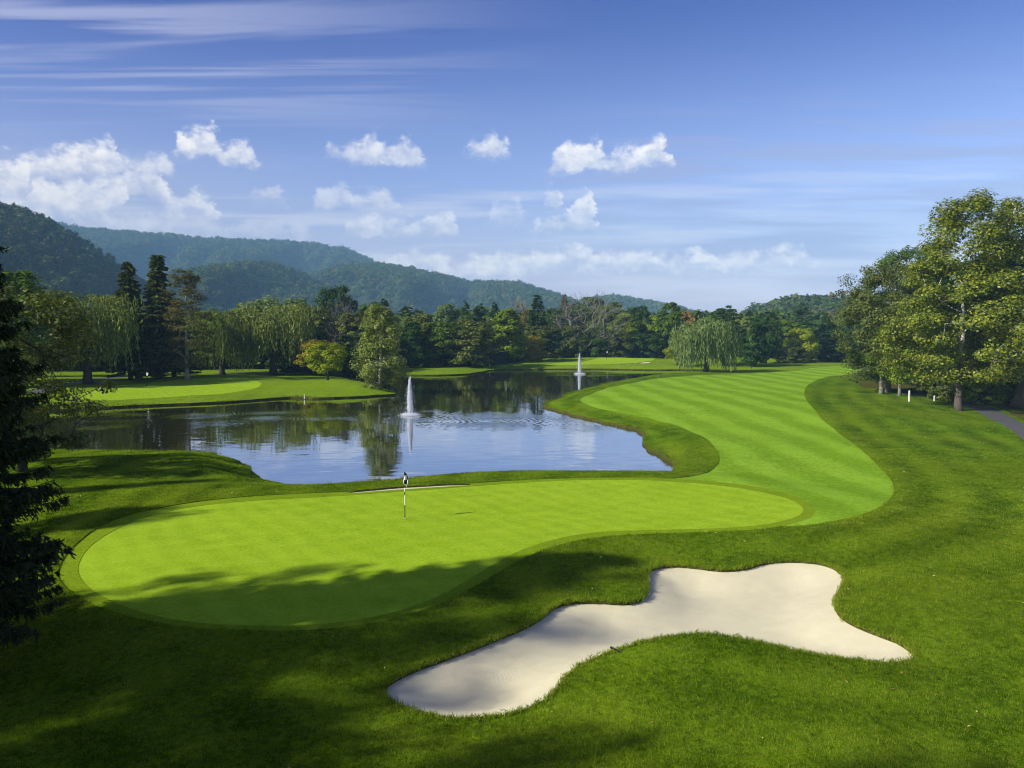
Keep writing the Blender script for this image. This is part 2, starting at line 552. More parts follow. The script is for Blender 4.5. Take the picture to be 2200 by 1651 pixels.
def leaf_mat(name, stops, trans=0.28, rough=0.55, objvar=0.35):
    m, t, out = material(name)
    geo = t.node('ShaderNodeNewGeometry')
    oi = t.node('ShaderNodeObjectInfo')
    r = t.m('ADD', t.m('MULTIPLY', geo.outputs['Random Per Island'], 1.0 - objvar), t.m('MULTIPLY', oi.outputs['Random'], objvar))
    if name == 'grass_blade':
        p = geo.outputs['Position']
        at = t.node('ShaderNodeAttribute', attribute_type='INSTANCER', attribute_name='edge_distance').outputs['Fac']
        at = t.m('ADD', at, t.m('MULTIPLY', t.noise(p, 0.22, 2.0), 1.6))
        sw = t.m('MULTIPLY', t.m('SINE', t.m('MULTIPLY', at, 2 * math.pi / 3.1)), t.rng(t.noise(p, 0.07, 2.0), 0.36, 0.62, 0.0, 0.16))
        r = t.m('ADD', t.m('ADD', r, sw), t.m('MULTIPLY_ADD', t.noise(p, 0.28, 3.0, 0.6), 0.8, -0.36))
    lb = 1.0 if name in ('needle_near_spruce', 'grass_blade', 'shore_blade', 'leaf_hill_forest', 'dead_twig') else (1.9 if name == 'leaf_sycamore' else 1.7)
    k = t.ramp(r, [(a_, tuple(min(0.9, x * lb) for x in c_)) for a_, c_ in stops])
    p = t.node('ShaderNodeBsdfDiffuse', {'Color': k}) if name not in GLOSSY else t.node('ShaderNodeBsdfPrincipled', {'Base Color': k, 'Roughness': rough, 'Specular IOR Level': 0.3})
    tr = t.node('ShaderNodeBsdfTranslucent', {'Color': t.mix(1.0, k, (1.3, 1.25, 0.5), 'MULTIPLY')})
    mx = t.node('ShaderNodeMixShader', {0: trans, 1: p.outputs[0], 2: tr.outputs[0]})
    t.l.new(mx.outputs[0], out.inputs[0])
    return m


L = {
    'mid': leaf_mat('leaf_mid_green', [(0.1, (0.030, 0.060, 0.008)), (0.6, (0.062, 0.105, 0.012)), (0.95, (0.105, 0.140, 0.016))]),
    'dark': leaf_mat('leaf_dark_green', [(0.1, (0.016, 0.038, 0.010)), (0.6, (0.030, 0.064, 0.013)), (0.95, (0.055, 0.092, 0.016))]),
    'olive': leaf_mat('leaf_olive', [(0.1, (0.034, 0.048, 0.006)), (0.6, (0.066, 0.088, 0.010)), (0.95, (0.125, 0.130, 0.016))]),
    'bright': leaf_mat('leaf_bright_green', [(0.1, (0.055, 0.095, 0.006)), (0.6, (0.110, 0.165, 0.010)), (0.95, (0.190, 0.220, 0.016))]),
    'yellow': leaf_mat('leaf_yellow_green', [(0.1, (0.070, 0.110, 0.006)), (0.6, (0.145, 0.185, 0.010)), (0.95, (0.250, 0.250, 0.014))]),
    'orange': leaf_mat('leaf_orange', [(0.1, (0.085, 0.080, 0.012)), (0.6, (0.190, 0.125, 0.026)), (0.95, (0.320, 0.180, 0.050))]),
    'gold': leaf_mat('leaf_gold', [(0.1, (0.075, 0.090, 0.008)), (0.6, (0.150, 0.150, 0.012)), (0.95, (0.290, 0.180, 0.020))]),
    'russet': leaf_mat('leaf_russet', [(0.1, (0.050, 0.044, 0.022)), (0.6, (0.100, 0.070, 0.034)), (0.95, (0.160, 0.096, 0.050))]),
    'willow': leaf_mat('leaf_willow', [(0.1, (0.050, 0.078, 0.014)), (0.6, (0.090, 0.125, 0.026)), (0.95, (0.155, 0.180, 0.044))]),
    'pale': leaf_mat('leaf_pale_green', [(0.1, (0.055, 0.090, 0.028)), (0.6, (0.100, 0.145, 0.045)), (0.95, (0.160, 0.205, 0.065))]),
    'syc': leaf_mat('leaf_sycamore', [(0.08, (0.036, 0.056, 0.004)), (0.55, (0.088, 0.118, 0.007)), (0.88, (0.165, 0.180, 0.011)), (0.97, (0.210, 0.200, 0.015)), (0.998, (0.250, 0.120, 0.030))], 0.32, 0.45, 0.1),
    'birch': leaf_mat('leaf_birch', [(0.1, (0.056, 0.084, 0.010)), (0.6, (0.115, 0.155, 0.020)), (0.95, (0.200, 0.225, 0.034))], 0.3, 0.5, 0.1),
    'pine': leaf_mat('needle_pine', [(0.1, (0.018, 0.040, 0.014)), (0.6, (0.036, 0.068, 0.018)), (0.95, (0.070, 0.104, 0.024))], 0.18),
    'spruce': leaf_mat('needle_spruce', [(0.1, (0.030, 0.046, 0.014)), (0.6, (0.062, 0.082, 0.020)), (0.95, (0.110, 0.120, 0.030))], 0.2),
    'near_spruce': leaf_mat('needle_near_spruce', [(0.1, (0.026, 0.040, 0.018)), (0.6, (0.048, 0.066, 0.024)), (0.95, (0.085, 0.100, 0.034))], 0.1),
    'larch': leaf_mat('needle_larch', [(0.1, (0.040, 0.042, 0.012)), (0.6, (0.080, 0.078, 0.020)), (0.95, (0.140, 0.110, 0.034))], 0.2),
    'twig': leaf_mat('dead_twig', [(0.1, (0.085, 0.085, 0.070)), (0.6, (0.140, 0.135, 0.112)), (0.95, (0.22, 0.21, 0.18))], 0.0),
    'hill': leaf_mat('leaf_hill_forest', [(0.0, (0.030, 0.062, 0.012)), (0.45, (0.060, 0.105, 0.018)), (0.76, (0.095, 0.135, 0.022)), (0.88, (0.140, 0.110, 0.032)), (1.0, (0.190, 0.085, 0.045))], 0.15, 0.7, 0.7),
    'tuft': leaf_mat('grass_blade', [(0.15, (0.022, 0.056, 0.002)), (0.50, (0.105, 0.186, 0.006)), (0.82, (0.240, 0.305, 0.024))], 0.25, 0.6, 0.55),
    'reed': leaf_mat('shore_blade', [(0.05, (0.060, 0.090, 0.006)), (0.6, (0.130, 0.165, 0.012)), (0.95, (0.240, 0.220, 0.040))], 0.2, 0.6, 0.5),
}


def bark_mat(name, lo, hi, scale=5.0, white=None, zsplit=None):
    m, t, out = material(name)
    o = t.node('ShaderNodeTexCoord').outputs['Object']
    n = t.noise(t.vm('MULTIPLY', o, (1.0, 1.0, 0.25)), scale, 5.0, 0.65)
    k = t.mix(n, lo, hi)
    if white:
        x, y, z = t.xyz(o)
        patch = t.rng(t.noise(t.vm('MULTIPLY', o, (1.0, 1.0, 0.5)), 1.6, 4.0, 0.6), 0.38, 0.5)
        patch = t.m('MULTIPLY', patch, t.rng(z, zsplit[0], zsplit[1]))
        k = t.mix(patch, k, white)
    principled(t, out, k, 0.9, 0.2, n, 0.7, 0.05)
    return m


M['bark'] = bark_mat('bark_brown', (0.030, 0.024, 0.017), (0.095, 0.078, 0.058))
M['bark_dark'] = bark_mat('bark_dark', (0.010, 0.008, 0.006), (0.028, 0.022, 0.017))
M['bark_grey'] = bark_mat('bark_grey', (0.13, 0.12, 0.10), (0.34, 0.32, 0.28))
M['bark_syc'] = bark_mat('bark_sycamore', (0.040, 0.034, 0.026), (0.17, 0.145, 0.115), 3.0, (0.66, 0.62, 0.54), (4.5, 8.5))
M['bark_birch'] = bark_mat('bark_birch', (0.06, 0.05, 0.04), (0.2, 0.17, 0.14), 4.0, (0.66, 0.63, 0.57), (-1.0, 0.3))
M['white'] = mat_plain('white_paint', (0.78, 0.77, 0.74), 0.5, 0.06)
M['black'] = mat_plain('black_paint', (0.012, 0.012, 0.012), 0.4, 0.2)
M['teal'] = mat_plain('teal_paint', (0.02, 0.20, 0.24), 0.5, 0.2)
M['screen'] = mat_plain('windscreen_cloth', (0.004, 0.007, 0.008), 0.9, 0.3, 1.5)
M['wood'] = mat_plain('weathered_wood', (0.20, 0.15, 0.10), 0.85, 0.3)
M['litter'] = mat_plain('leaf_litter', (0.13, 0.085, 0.035), 0.95, 0.5, 3.0, 0.1)
M['rock'] = mat_plain('hill_ground', (0.030, 0.045, 0.012), 0.95, 0.4, 0.05, 0.1)

# ------------------------------------------------------------------ terrain
WZ = -0.7                                           # water level of the pond
PX = {}
PX['pond'] = [(-200, 968), (60, 968), (140, 970), (250, 972), (430, 975), (470, 982), (510, 993), (530, 1005), (545, 1020), (570, 1035), (605, 1045),
              (650, 1049), (720, 1048), (790, 1042), (850, 1035), (940, 1027), (1030, 1024), (1150, 1025), (1280, 1027), (1350, 1026), (1400, 1024),
              (1432, 1020), (1450, 1011), (1450, 1001), (1425, 985), (1400, 970), (1384, 956), (1380, 946), (1386, 936), (1370, 926), (1330, 915),
              (1280, 905), (1220, 890), (1180, 878), (1166, 871), (1180, 865), (1207, 857), (1210, 850), (1232, 843), (1270, 835), (1310, 825), (1360, 816),
              (1410, 808), (1450, 804), (1500, 802), (1560, 800.5), (1600, 798), (1570, 796), (1470, 795.5), (1400, 795.5), (1300, 794), (1190, 794), (1120, 794.5),
              (1062, 796), (1035, 800), (1000, 805), (940, 807), (880, 807), (800, 806), (740, 805.5), (690, 805.5), (640, 806), (590, 806.5), (590, 809),
              (640, 809), (690, 810), (730, 813), (760, 819), (790, 828), (820, 838), (850, 847.5), (830, 850), (790, 853), (740, 855), (690, 857), (650, 856),
              (610, 856), (560, 860), (520, 863), (450, 867), (380, 870), (300, 873), (230, 877), (180, 880), (100, 883), (-200, 888)]
PX['green'] = [(168, 1230), (175, 1200), (200, 1170), (250, 1138), (310, 1113), (400, 1092), (500, 1080), (620, 1072), (760, 1064), (900, 1054), (1020, 1045),
               (1130, 1037), (1250, 1032), (1370, 1032), (1480, 1038), (1560, 1046), (1630, 1057), (1690, 1072), (1722, 1089), (1722, 1104), (1700, 1115),
               (1650, 1127), (1580, 1134), (1480, 1138), (1380, 1140), (1280, 1145), (1200, 1158), (1120, 1183), (1060, 1214), (1010, 1244), (950, 1278),
               (880, 1306), (800, 1327), (700, 1341), (600, 1346), (500, 1344), (400, 1336), (310, 1318), (240, 1292), (190, 1262)]
PX['collar'] = [(125, 1240), (135, 1205), (165, 1170), (220, 1130), (290, 1104), (400, 1083), (500, 1071), (620, 1063), (760, 1056.5), (900, 1047), (1020, 1039),
                (1130, 1032), (1250, 1028), (1370, 1027), (1490, 1032), (1570, 1039), (1645, 1050), (1710, 1066), (1748, 1087), (1748, 1108), (1720, 1122),
                (1665, 1136), (1580, 1143), (1480, 1147), (1390, 1150), (1290, 1156), (1215, 1170), (1140, 1196), (1080, 1228), (1030, 1258), (965, 1293),
                (890, 1320), (805, 1341), (710, 1354), (605, 1359), (500, 1357), (390, 1349), (290, 1331), (205, 1304), (150, 1272)]
PX['fairway'] = [(1246, 862), (1262, 850), (1300, 836), (1350, 825), (1420, 813), (1500, 807), (1600, 804), (1700, 797), (1770, 788), (1840, 783), (1900, 781), (1900, 790),
                 (1835, 803), (1790, 809), (1755, 817), (1735, 829), (1728, 845), (1736, 866), (1760, 895), (1790, 921), (1830, 951), (1870, 985), (1900, 1015), (1918, 1041),
                 (1918, 1065), (1900, 1086), (1860, 1106), (1800, 1121), (1740, 1131), (1660, 1134), (1580, 1120), (1500, 1080), (1400, 1050), (1370, 1032),
                 (1450, 1029), (1500, 1022), (1530, 1010), (1545, 990), (1536, 965), (1510, 940), (1460, 918), (1400, 902), (1330, 888), (1275, 876)]
PX['bunker'] = [(820, 1485), (835, 1470), (880, 1445), (960, 1415), (1040, 1385), (1120, 1352), (1160, 1330), (1190, 1306), (1230, 1295), (1290, 1294), (1340, 1297),
                (1375, 1290), (1391, 1270), (1388, 1242), (1402, 1223), (1440, 1216), (1490, 1219), (1550, 1226), (1600, 1222), (1640, 1211), (1690, 1206), (1750, 1209),
                (1790, 1220), (1812, 1240), (1810, 1265), (1797, 1288), (1795, 1306), (1806, 1325), (1840, 1345), (1890, 1365), (1930, 1380), (1955, 1397), (1967, 1415),
                (1953, 1425), (1900, 1427), (1820, 1420), (1740, 1408), (1650, 1390), (1560, 1375), (1500, 1371), (1430, 1376), (1370, 1388), (1300, 1410), (1250, 1431),
                (1220, 1455), (1195, 1485), (1160, 1514), (1100, 1537), (1030, 1546), (960, 1546), (900, 1535), (850, 1514), (827, 1500)]
PX['back_bunker'] = [(742, 1058.5), (800, 1053), (870, 1047), (960, 1042), (1010, 1040.5), (1010, 1043), (960, 1046), (870, 1052), (800, 1057), (760, 1060)]
PX['left_green'] = [(120, 858), (190, 842), (250, 830), (330, 823), (400, 816), (470, 812), (530, 814), (560, 823), (556, 832), (520, 841), (450, 849), (350, 855), (250, 861), (160, 868), (90, 868)]
PX['far_green'] = [(1158, 786), (1200, 780), (1260, 776), (1330, 771), (1400, 770), (1425, 771.5), (1395, 776), (1345, 782), (1300, 787), (1240, 789), (1185, 789)]
PX['far_bunker'] = [(1334, 784.5), (1345, 782.5), (1365, 781), (1372, 781.8), (1356, 784.5), (1342, 786)]
PX['far_bunker_b'] = [(1372, 780.5), (1384, 778.4), (1398, 778), (1397, 779.6), (1383, 781.6)]
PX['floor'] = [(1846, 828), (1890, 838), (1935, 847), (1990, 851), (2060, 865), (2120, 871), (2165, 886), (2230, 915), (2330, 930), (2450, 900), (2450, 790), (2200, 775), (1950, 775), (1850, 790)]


def smoothstep(a, b, x):
    t = np.clip((x - a) / (b - a), 0, 1)
    return t * t * (3 - 2 * t)


def spline(P, step=0.5, closed=True):
    P = np.asarray(P, float)[:, :2]
    n = len(P)
    out = []
    for i in range(n if closed else n - 1):
        p0, p1, p2, p3 = (P[(i + k) % n] if closed else P[min(max(i + k, 0), n - 1)] for k in (-1, 0, 1, 2))
        ln = np.linalg.norm(p2 - p1)
        k = int(min(12, max(1, round(ln / step))))
        for t in np.arange(k) / k:
            out.append(0.5 * (2 * p1 + (p2 - p0) * t + (2 * p0 - 5 * p1 + 4 * p2 - p3) * t * t + (3 * p1 - p0 - 3 * p2 + p3) * t ** 3))
    if not closed:
        out.append(P[-1])
    return np.array(out)


def inside(P, x, y):
    r = np.zeros(len(x), bool)
    x0, y0 = P[:, 0], P[:, 1]
    x1, y1 = np.roll(x0, -1), np.roll(y0, -1)
    idx = np.nonzero((x >= x0.min()) & (x <= x0.max()) & (y >= y0.min()) & (y <= y0.max()))[0]
    dy_ = np.where(y1 == y0, 1e-9, y1 - y0)
    for k in range(0, len(idx), 4000):
        ii = idx[k:k + 4000]
        xi, yi = x[ii][:, None], y[ii][:, None]
        hit = ((y0 > yi) != (y1 > yi)) & (xi < (x1 - x0) * (yi - y0) / dy_ + x0)
        r[ii] = hit.sum(1) % 2 == 1
    return r


def dist(P, x, y, cut=40.0):
    """distance to a closed outline (capped)"""
    out = np.full(len(x), cut)
    idx = np.nonzero((x > P[:, 0].min() - cut) & (x < P[:, 0].max() + cut) & (y > P[:, 1].min() - cut) & (y < P[:, 1].max() + cut))[0]
    ax, ay = P[:, 0], P[:, 1]
    ex, ey = np.roll(ax, -1) - ax, np.roll(ay, -1) - ay
    l2 = ex * ex + ey * ey + 1e-12
    for k in range(0, len(idx), 4000):
        ii = idx[k:k + 4000]
        qx, qy = x[ii][:, None] - ax, y[ii][:, None] - ay
        t = np.clip((qx * ex + qy * ey) / l2, 0, 1)
        out[ii] = np.minimum(cut, np.sqrt(((qx - t * ex) ** 2 + (qy - t * ey) ** 2).min(1)))
    return out


BUMPS = []
for (px, py, rx, ry, amp) in [(1440, 1450, 4.2, 3.0, 0.50), (1960, 1180, 6, 5, 0.55), (2080, 1330, 5, 4, 0.45), (1180, 1225, 4.5, 3.2, 0.35), (1560, 1175, 5, 2.6, 0.25),
                              (470, 818, 15, 7, 0.9), (720, 832, 9, 6, 0.9), (1330, 775, 18, 8, 1.0), (1475, 781, 11, 7, 1.2), (1245, 772, 10, 6, 0.6),
                              (1660, 774, 14, 7, 1.3), (1775, 770, 9, 6, 1.6), (1720, 772, 8, 6, 0.8), (300, 1000, 14, 5, 0.35), (1420, 960, 8, 6, 0.35),
                              (1700, 880, 14, 16, 0.5), (2000, 900, 9, 9, 0.5), (600, 1120, 10, 8, 0.2)]:
    c0 = on_plane(px, py)
    BUMPS.append((c0[0], c0[1], rx, ry, amp))
rs = np.random.RandomState(4)
WAVES = [(rs.uniform(-1, 1) * k, rs.uniform(-1, 1) * k, rs.uniform(0, 6.28), a) for k, a in [(0.08, 0.12)] * 4 + [(0.25, 0.045)] * 4 + [(0.8, 0.012)] * 4]


def h_base(x, y):
    z = np.zeros_like(x)
    for cx, cyy, rx, ry, a in BUMPS:
        z += a * np.exp(-((x - cx) / rx) ** 2 - ((y - cyy) / ry) ** 2)
    for kx, ky, ph, a in WAVES:
        z += a * np.sin(kx * x + ky * y + ph)
    return z


def gps(pxs, f=None):
    """several photograph points followed down to the terrain"""
    f = f or h_base
    D_ = np.array([ray(a, b) for a, b in pxs])
    z = np.zeros(len(D_))
    for _ in range(7):
        p = D_ * ((z - CAMZ) / D_[:, 2])[:, None]
        z = 0.45 * z + 0.55 * f(p[:, 0], p[:, 1])
    return np.array((0, 0, CAMZ)) + D_ * ((z - CAMZ) / D_[:, 2])[:, None]


def gp(px, py, f=None):
    return gps([(px, py)], f)[0]


POLY = {}
POLY['pond'] = spline([on_plane(a, b, WZ + 0.05) for a, b in PX['pond']], 0.8)
# an uneven, nibbled waterline
_pp = POLY['pond']
_s = np.arange(len(_pp))
_sc = np.clip(_pp[:, 1] / 60.0, 0.6, 1.3)
POLY['pond'] = _pp + 0.10 * np.stack((np.sin(_s * 1.3) + np.sin(_s * 0.61 + 2), np.cos(_s * 0.9) + np.sin(_s * 2.1)), 1) * _sc[:, None] * np.array((1.0, 0.6))
GREEN0 = spline([on_plane(a, b, 0.2) for a, b in PX['green']], 0.8)
BUNK0 = spline([on_plane(a, b, 0.0) for a, b in PX['bunker']], 0.5)


def h_land(x, y):
    z = h_base(x, y)
    ing = inside(GREEN0, x, y)
    dg = np.where(ing, 0, dist(GREEN0, x, y, 9.0))
    lift = 1 - smoothstep(0.5, 6.5, dg)
    z = z * (1 - 0.6 * lift) + 0.38 * lift
    db = np.where(inside(BUNK0, x, y), 0, dist(BUNK0, x, y, 6.0))
    z -= 0.25 * (1 - smoothstep(0.0, 2.6, db)) * (1 - 0.3 * lift)
    inp = inside(POLY['pond'], x, y)
    dp = np.where(inp, 0, dist(POLY['pond'], x, y, 8.0))
    k = smoothstep(-0.2, 3.4, dp)
    z = (WZ + 0.16) * (1 - k) + z * k
    return z


for nm in ('green', 'collar', 'fairway', 'bunker', 'back_bunker', 'left_green', 'far_green', 'far_bunker', 'far_bunker_b', 'floor'):
    pts = gps(PX[nm], h_land)
    POLY[nm] = spline(pts, 0.4 if nm in ('green', 'collar', 'bunker') else 0.9)


def ribbon(pxs, w):
    c0 = spline(gps(pxs, h_land), 1.5, closed=False)
    tg = np.gradient(c0, axis=0)
    tg /= np.linalg.norm(tg, axis=1)[:, None]
    nr = np.stack((-tg[:, 1], tg[:, 0]), 1) * w / 2
    return np.concatenate((c0 + nr, (c0 - nr)[::-1]))


POLY['path_left'] = ribbon([(60, 846), (130, 829), (200, 817), (270, 810.5), (350, 808), (440, 807.5), (510, 803.5), (580, 800), (650, 797), (740, 795), (840, 793), (920, 791), (1000, 789.5)], 2.6)
POLY['path_right'] = ribbon([(1940, 845), (1985, 850), (2040, 861), (2090, 871), (2125, 885), (2165, 907), (2215, 932), (2300, 985)], 2.5)

# the turf across the pond is mown shorter than the rough on this side
ZONES = ['bunker', 'back_bunker', 'far_bunker', 'far_bunker_b', 'green', 'left_green', 'far_green', 'collar', 'path_left', 'path_right', 'pond', 'fairway', 'floor']
ZI = {z: i + 1 for i, z in enumerate(ZONES)}       # 0 = rough
FARZ = len(ZONES) + 1
OFF = {0: 0.05, ZI['bunker']: -0.07, ZI['back_bunker']: -0.05, ZI['far_bunker']: -0.05, ZI['far_bunker_b']: -0.05, ZI['green']: 0.0, ZI['left_green']: 0.0, ZI['far_green']: 0.0,
       ZI['collar']: 0.012, ZI['path_left']: 0.02, ZI['path_right']: 0.02, ZI['pond']: -1.0, ZI['fairway']: 0.018, ZI['floor']: 0.03, FARZ: 0.045}


def grid(x0, x1, y0, y1, s):
    gx, gy = np.meshgrid(np.arange(x0, x1, s), np.arange(y0, y1, s))
    j = np.random.RandomState(int(abs(x0 * 7 + y0 * 3)) % 9999)
    return np.stack((gx.ravel() + j.uniform(-0.18, 0.18, gx.size) * s, gy.ravel() + j.uniform(-0.18, 0.18, gx.size) * s), 1), s


bands = [grid(-34, 34, 10, 62, 0.62), grid(-92, -34, 10, 62, 2.2), grid(34, 92, 10, 62, 2.2), grid(-92, 92, -70, 10, 3.5), grid(-92, 92, 62, 150, 1.35),
         grid(-240, -92, -70, 150, 8.0), grid(92, 240, -70, 150, 8.0), grid(-240, 240, 150, 300, 4.5)]
outer = []
for s, ext in ((40, 700), (250, 7000)):
    g_, _ = grid(-ext, ext, -ext if ext < 1000 else -3000, ext, s)
    inn = 250 if s == 40 else 720
    k = ~((np.abs(g_[:, 0]) < inn) & (g_[:, 1] > -75 if s == 40 else (g_[:, 1] > -720)) & (g_[:, 1] < (305 if s == 40 else 720)))
    k &= (np.abs(g_[:, 0]) < 2550) & (g_[:, 1] > -180) & (g_[:, 1] < 3750)
    outer.append(g_[k])
segs = np.concatenate([np.concatenate((POLY[z], np.roll(POLY[z], -1, axis=0)), 1) for z in ZONES])
cells = {}
for p in np.concatenate([POLY[z] for z in ZONES]):
    cells.setdefault((int(p[0] // 2), int(p[1] // 2)), []).append(p)
pts2 = []
for g_, s in bands:
    key = np.floor(g_ / 2).astype(int)
    lim = min(s, 1.4) * 0.38
    for p, (i, j) in zip(g_, key):
        near = cells.get((i, j))
        if near is not None and min((p[0] - q[0]) ** 2 + (p[1] - q[1]) ** 2 for q in near) < lim * lim:
            continue
        pts2.append(p)
pts2 = [np.array(pts2)] + outer
pts2 = np.concatenate(pts2)
allp = [pts2]
edges = []
n0 = len(pts2)
for z in ZONES:
    P = POLY[z]
    allp.append(P)
    i = np.arange(len(P)) + n0
    edges += list(zip(i.tolist(), np.roll(i, -1).tolist()))
    n0 += len(P)
allp = np.concatenate(allp)
cv, ce, cf, *_ = delaunay_2d_cdt([Vector(p) for p in allp.tolist()], edges, [], 0, 1e-4, False)
V2 = np.array([(v.x, v.y) for v in cv])
TR = np.array(cf, dtype=np.int32)
cen = V2[TR].mean(1)
zone = np.zeros(len(TR), dtype=np.int32)
for z in reversed(ZONES):
    zone[inside(POLY[z], cen[:, 0], cen[:, 1])] = ZI[z]
zone[(zone == ZI['pond'])] = ZI['pond']
zone[(zone == 0) & ((cen[:, 1] > 158) | ((cen[:, 0] < 0) & (cen[:, 1] > 84)))] = FARZ
HL = h_land(V2[:, 0], V2[:, 1])
# sunken sand
sandz = HL.copy()
for z, dep, wdt in (('bunker', 0.42, 1.8), ('back_bunker', 0.12, 0.5), ('far_bunker', 0.2, 1.0), ('far_bunker_b', 0.2, 1.0)):
    ii = inside(POLY[z], V2[:, 0], V2[:, 1])
    dd = dist(POLY[z], V2[:, 0], V2[:, 1], 5.0)
    sandz -= np.where(ii, dep * smoothstep(0.0, wdt, dd), 0.0)
SANDZ = {ZI[z] for z in ('bunker', 'back_bunker', 'far_bunker', 'far_bunker_b')}


def zval(zi, idx):
    return (sandz if zi in SANDZ else HL)[idx] + OFF[zi]


# shared edges between different zones become little steps
E = np.concatenate((TR[:, [0, 1]], TR[:, [1, 2]], TR[:, [2, 0]]))
T3 = np.tile(np.arange(len(TR)), 3)
key = np.sort(E, axis=1)
order = np.lexsort((key[:, 1], key[:, 0]))
ks, ts = key[order], T3[order]
same = np.all(ks[1:] == ks[:-1], axis=1)
ia = np.nonzero(same)[0]
za, zb = zone[ts[ia]], zone[ts[ia + 1]]
dif = za != zb
steps = {}
for (v0, v1), z1, z2 in zip(ks[ia][dif], za[dif], zb[dif]):
    if OFF[z1] < OFF[z2]:
        z1, z2 = z2, z1
    steps.setdefault(z1, []).append((v0, v1, z2))

LAND = {0: ('rough_ground', 'rough', 'rough grass ground round the greens, pond and fairway', 'rough'),
        FARZ: ('far_turf', 'far_turf', 'mown bright turf across the pond and round the far greens', 'turf'),
        ZI['bunker']: ('bunker', 'sand', 'big curving pale sand bunker in the foreground', 'bunker'),
        ZI['back_bunker']: ('bunker', 'sand', 'sliver of sand bunker between the near green and the pond', 'bunker'),
        ZI['far_bunker']: ('bunker', 'sand', 'larger of two small sand bunkers below the far green', 'bunker'),
        ZI['far_bunker_b']: ('bunker', 'sand', 'smaller and farther of two sand bunkers below the far green', 'bunker'),
        ZI['green']: ('putting_green', 'green', 'large near putting green with the black and white flagstick', 'green'),
        ZI['left_green']: ('putting_green', 'green', 'putting green on the peninsula across the pond at left', 'green'),
        ZI['far_green']: ('putting_green', 'green', 'small far putting green beyond the pond by the back fountain', 'green'),
        ZI['collar']: ('green_collar', 'collar', 'collar of slightly longer grass round the near green', 'collar'),
        ZI['path_left']: ('cart_path', 'asphalt', 'grey cart path under the trees across the pond at left', 'path'),
        ZI['path_right']: ('cart_path', 'asphalt', 'dark cart path curving behind the big tree at right', 'path'),
        ZI['fairway']: ('fairway', 'fairway', 'light green striped fairway running to the right of the pond', 'fairway'),
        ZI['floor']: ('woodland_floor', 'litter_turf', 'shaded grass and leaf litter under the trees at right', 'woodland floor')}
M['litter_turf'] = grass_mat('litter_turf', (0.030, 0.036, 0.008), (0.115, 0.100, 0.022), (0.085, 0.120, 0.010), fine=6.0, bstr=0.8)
TERR = {}
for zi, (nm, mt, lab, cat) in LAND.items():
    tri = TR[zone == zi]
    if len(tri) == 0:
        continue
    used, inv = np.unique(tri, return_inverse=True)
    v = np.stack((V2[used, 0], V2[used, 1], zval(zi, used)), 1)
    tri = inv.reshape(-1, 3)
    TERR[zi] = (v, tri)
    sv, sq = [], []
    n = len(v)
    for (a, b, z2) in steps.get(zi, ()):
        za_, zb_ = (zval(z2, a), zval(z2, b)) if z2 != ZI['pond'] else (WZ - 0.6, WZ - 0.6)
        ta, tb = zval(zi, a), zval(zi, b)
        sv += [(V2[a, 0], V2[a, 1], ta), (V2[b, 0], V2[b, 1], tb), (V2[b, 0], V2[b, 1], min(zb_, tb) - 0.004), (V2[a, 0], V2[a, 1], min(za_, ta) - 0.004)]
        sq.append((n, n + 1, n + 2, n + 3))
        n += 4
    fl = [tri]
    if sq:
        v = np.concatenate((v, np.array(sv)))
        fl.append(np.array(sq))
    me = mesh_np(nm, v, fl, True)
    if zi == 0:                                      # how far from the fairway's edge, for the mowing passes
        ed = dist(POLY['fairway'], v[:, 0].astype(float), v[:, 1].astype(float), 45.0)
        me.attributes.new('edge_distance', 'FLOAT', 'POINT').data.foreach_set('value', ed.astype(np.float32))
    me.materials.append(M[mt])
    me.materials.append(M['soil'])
    if sq:
        mi = np.zeros(len(me.polygons), dtype=np.int32)
        soil = [1 if s_[2] == ZI['pond'] or s_[2] in SANDZ else 0 for s_ in steps[zi]]
        mi[len(tri):] = soil
        me.polygons.foreach_set('material_index', mi)
    o = bpy.data.objects.new(nm, me)
    C.objects.link(o)
    tag(o, lab, None, None, 'structure')


def ground(x, y):
    return float(h_land(np.array([float(x)]), np.array([float(y)]))[0])


# ------------------------------------------------------------------ pond water
F1 = on_plane(881, 893, WZ)
F2 = on_plane(1245, 804, WZ)
rings = [(F1[0], F1[1], 0.6, 2.5, 5.5, 0.035), (F2[0], F2[1], 0.8, 2.0, 9.0, 0.05)]
for (px, py, wl, r0, r1, a_) in [(225, 912, 0.5, 0.5, 3.5, 0.12), (300, 898, 0.5, 0.5, 4.0, 0.12), (430, 902, 0.55, 0.5, 5.5, 0.12), (560, 893, 0.55, 0.5, 4.0, 0.12), (690, 893, 0.55, 0.5, 4.5, 0.07), (1060, 905, 0.62, 0.5, 7.0, 0.055), (1240, 912, 0.6, 0.5, 4.0, 0.05)]:
    q_ = on_plane(px, py, WZ)
    rings.append((q_[0], q_[1], wl, r0, r1, a_))
M['water'] = water_mat(rings)
pp = POLY['pond']
wv, we, wf, *_ = delaunay_2d_cdt([Vector(p) for p in (pp + 0).tolist()], list(zip(range(len(pp)), np.roll(np.arange(len(pp)), -1).tolist())), [], 1, 1e-4, False)
wv = np.array([(p.x, p.y, WZ) for p in wv])
wf = np.array(wf)
me = mesh_np('pond', wv, wf)
me.materials.append(M['water'])
o = bpy.data.objects.new('pond', me)
C.objects.link(o)
tag(o, 'still pond water with ripple rings reflecting trees and sky', None, None, 'structure')


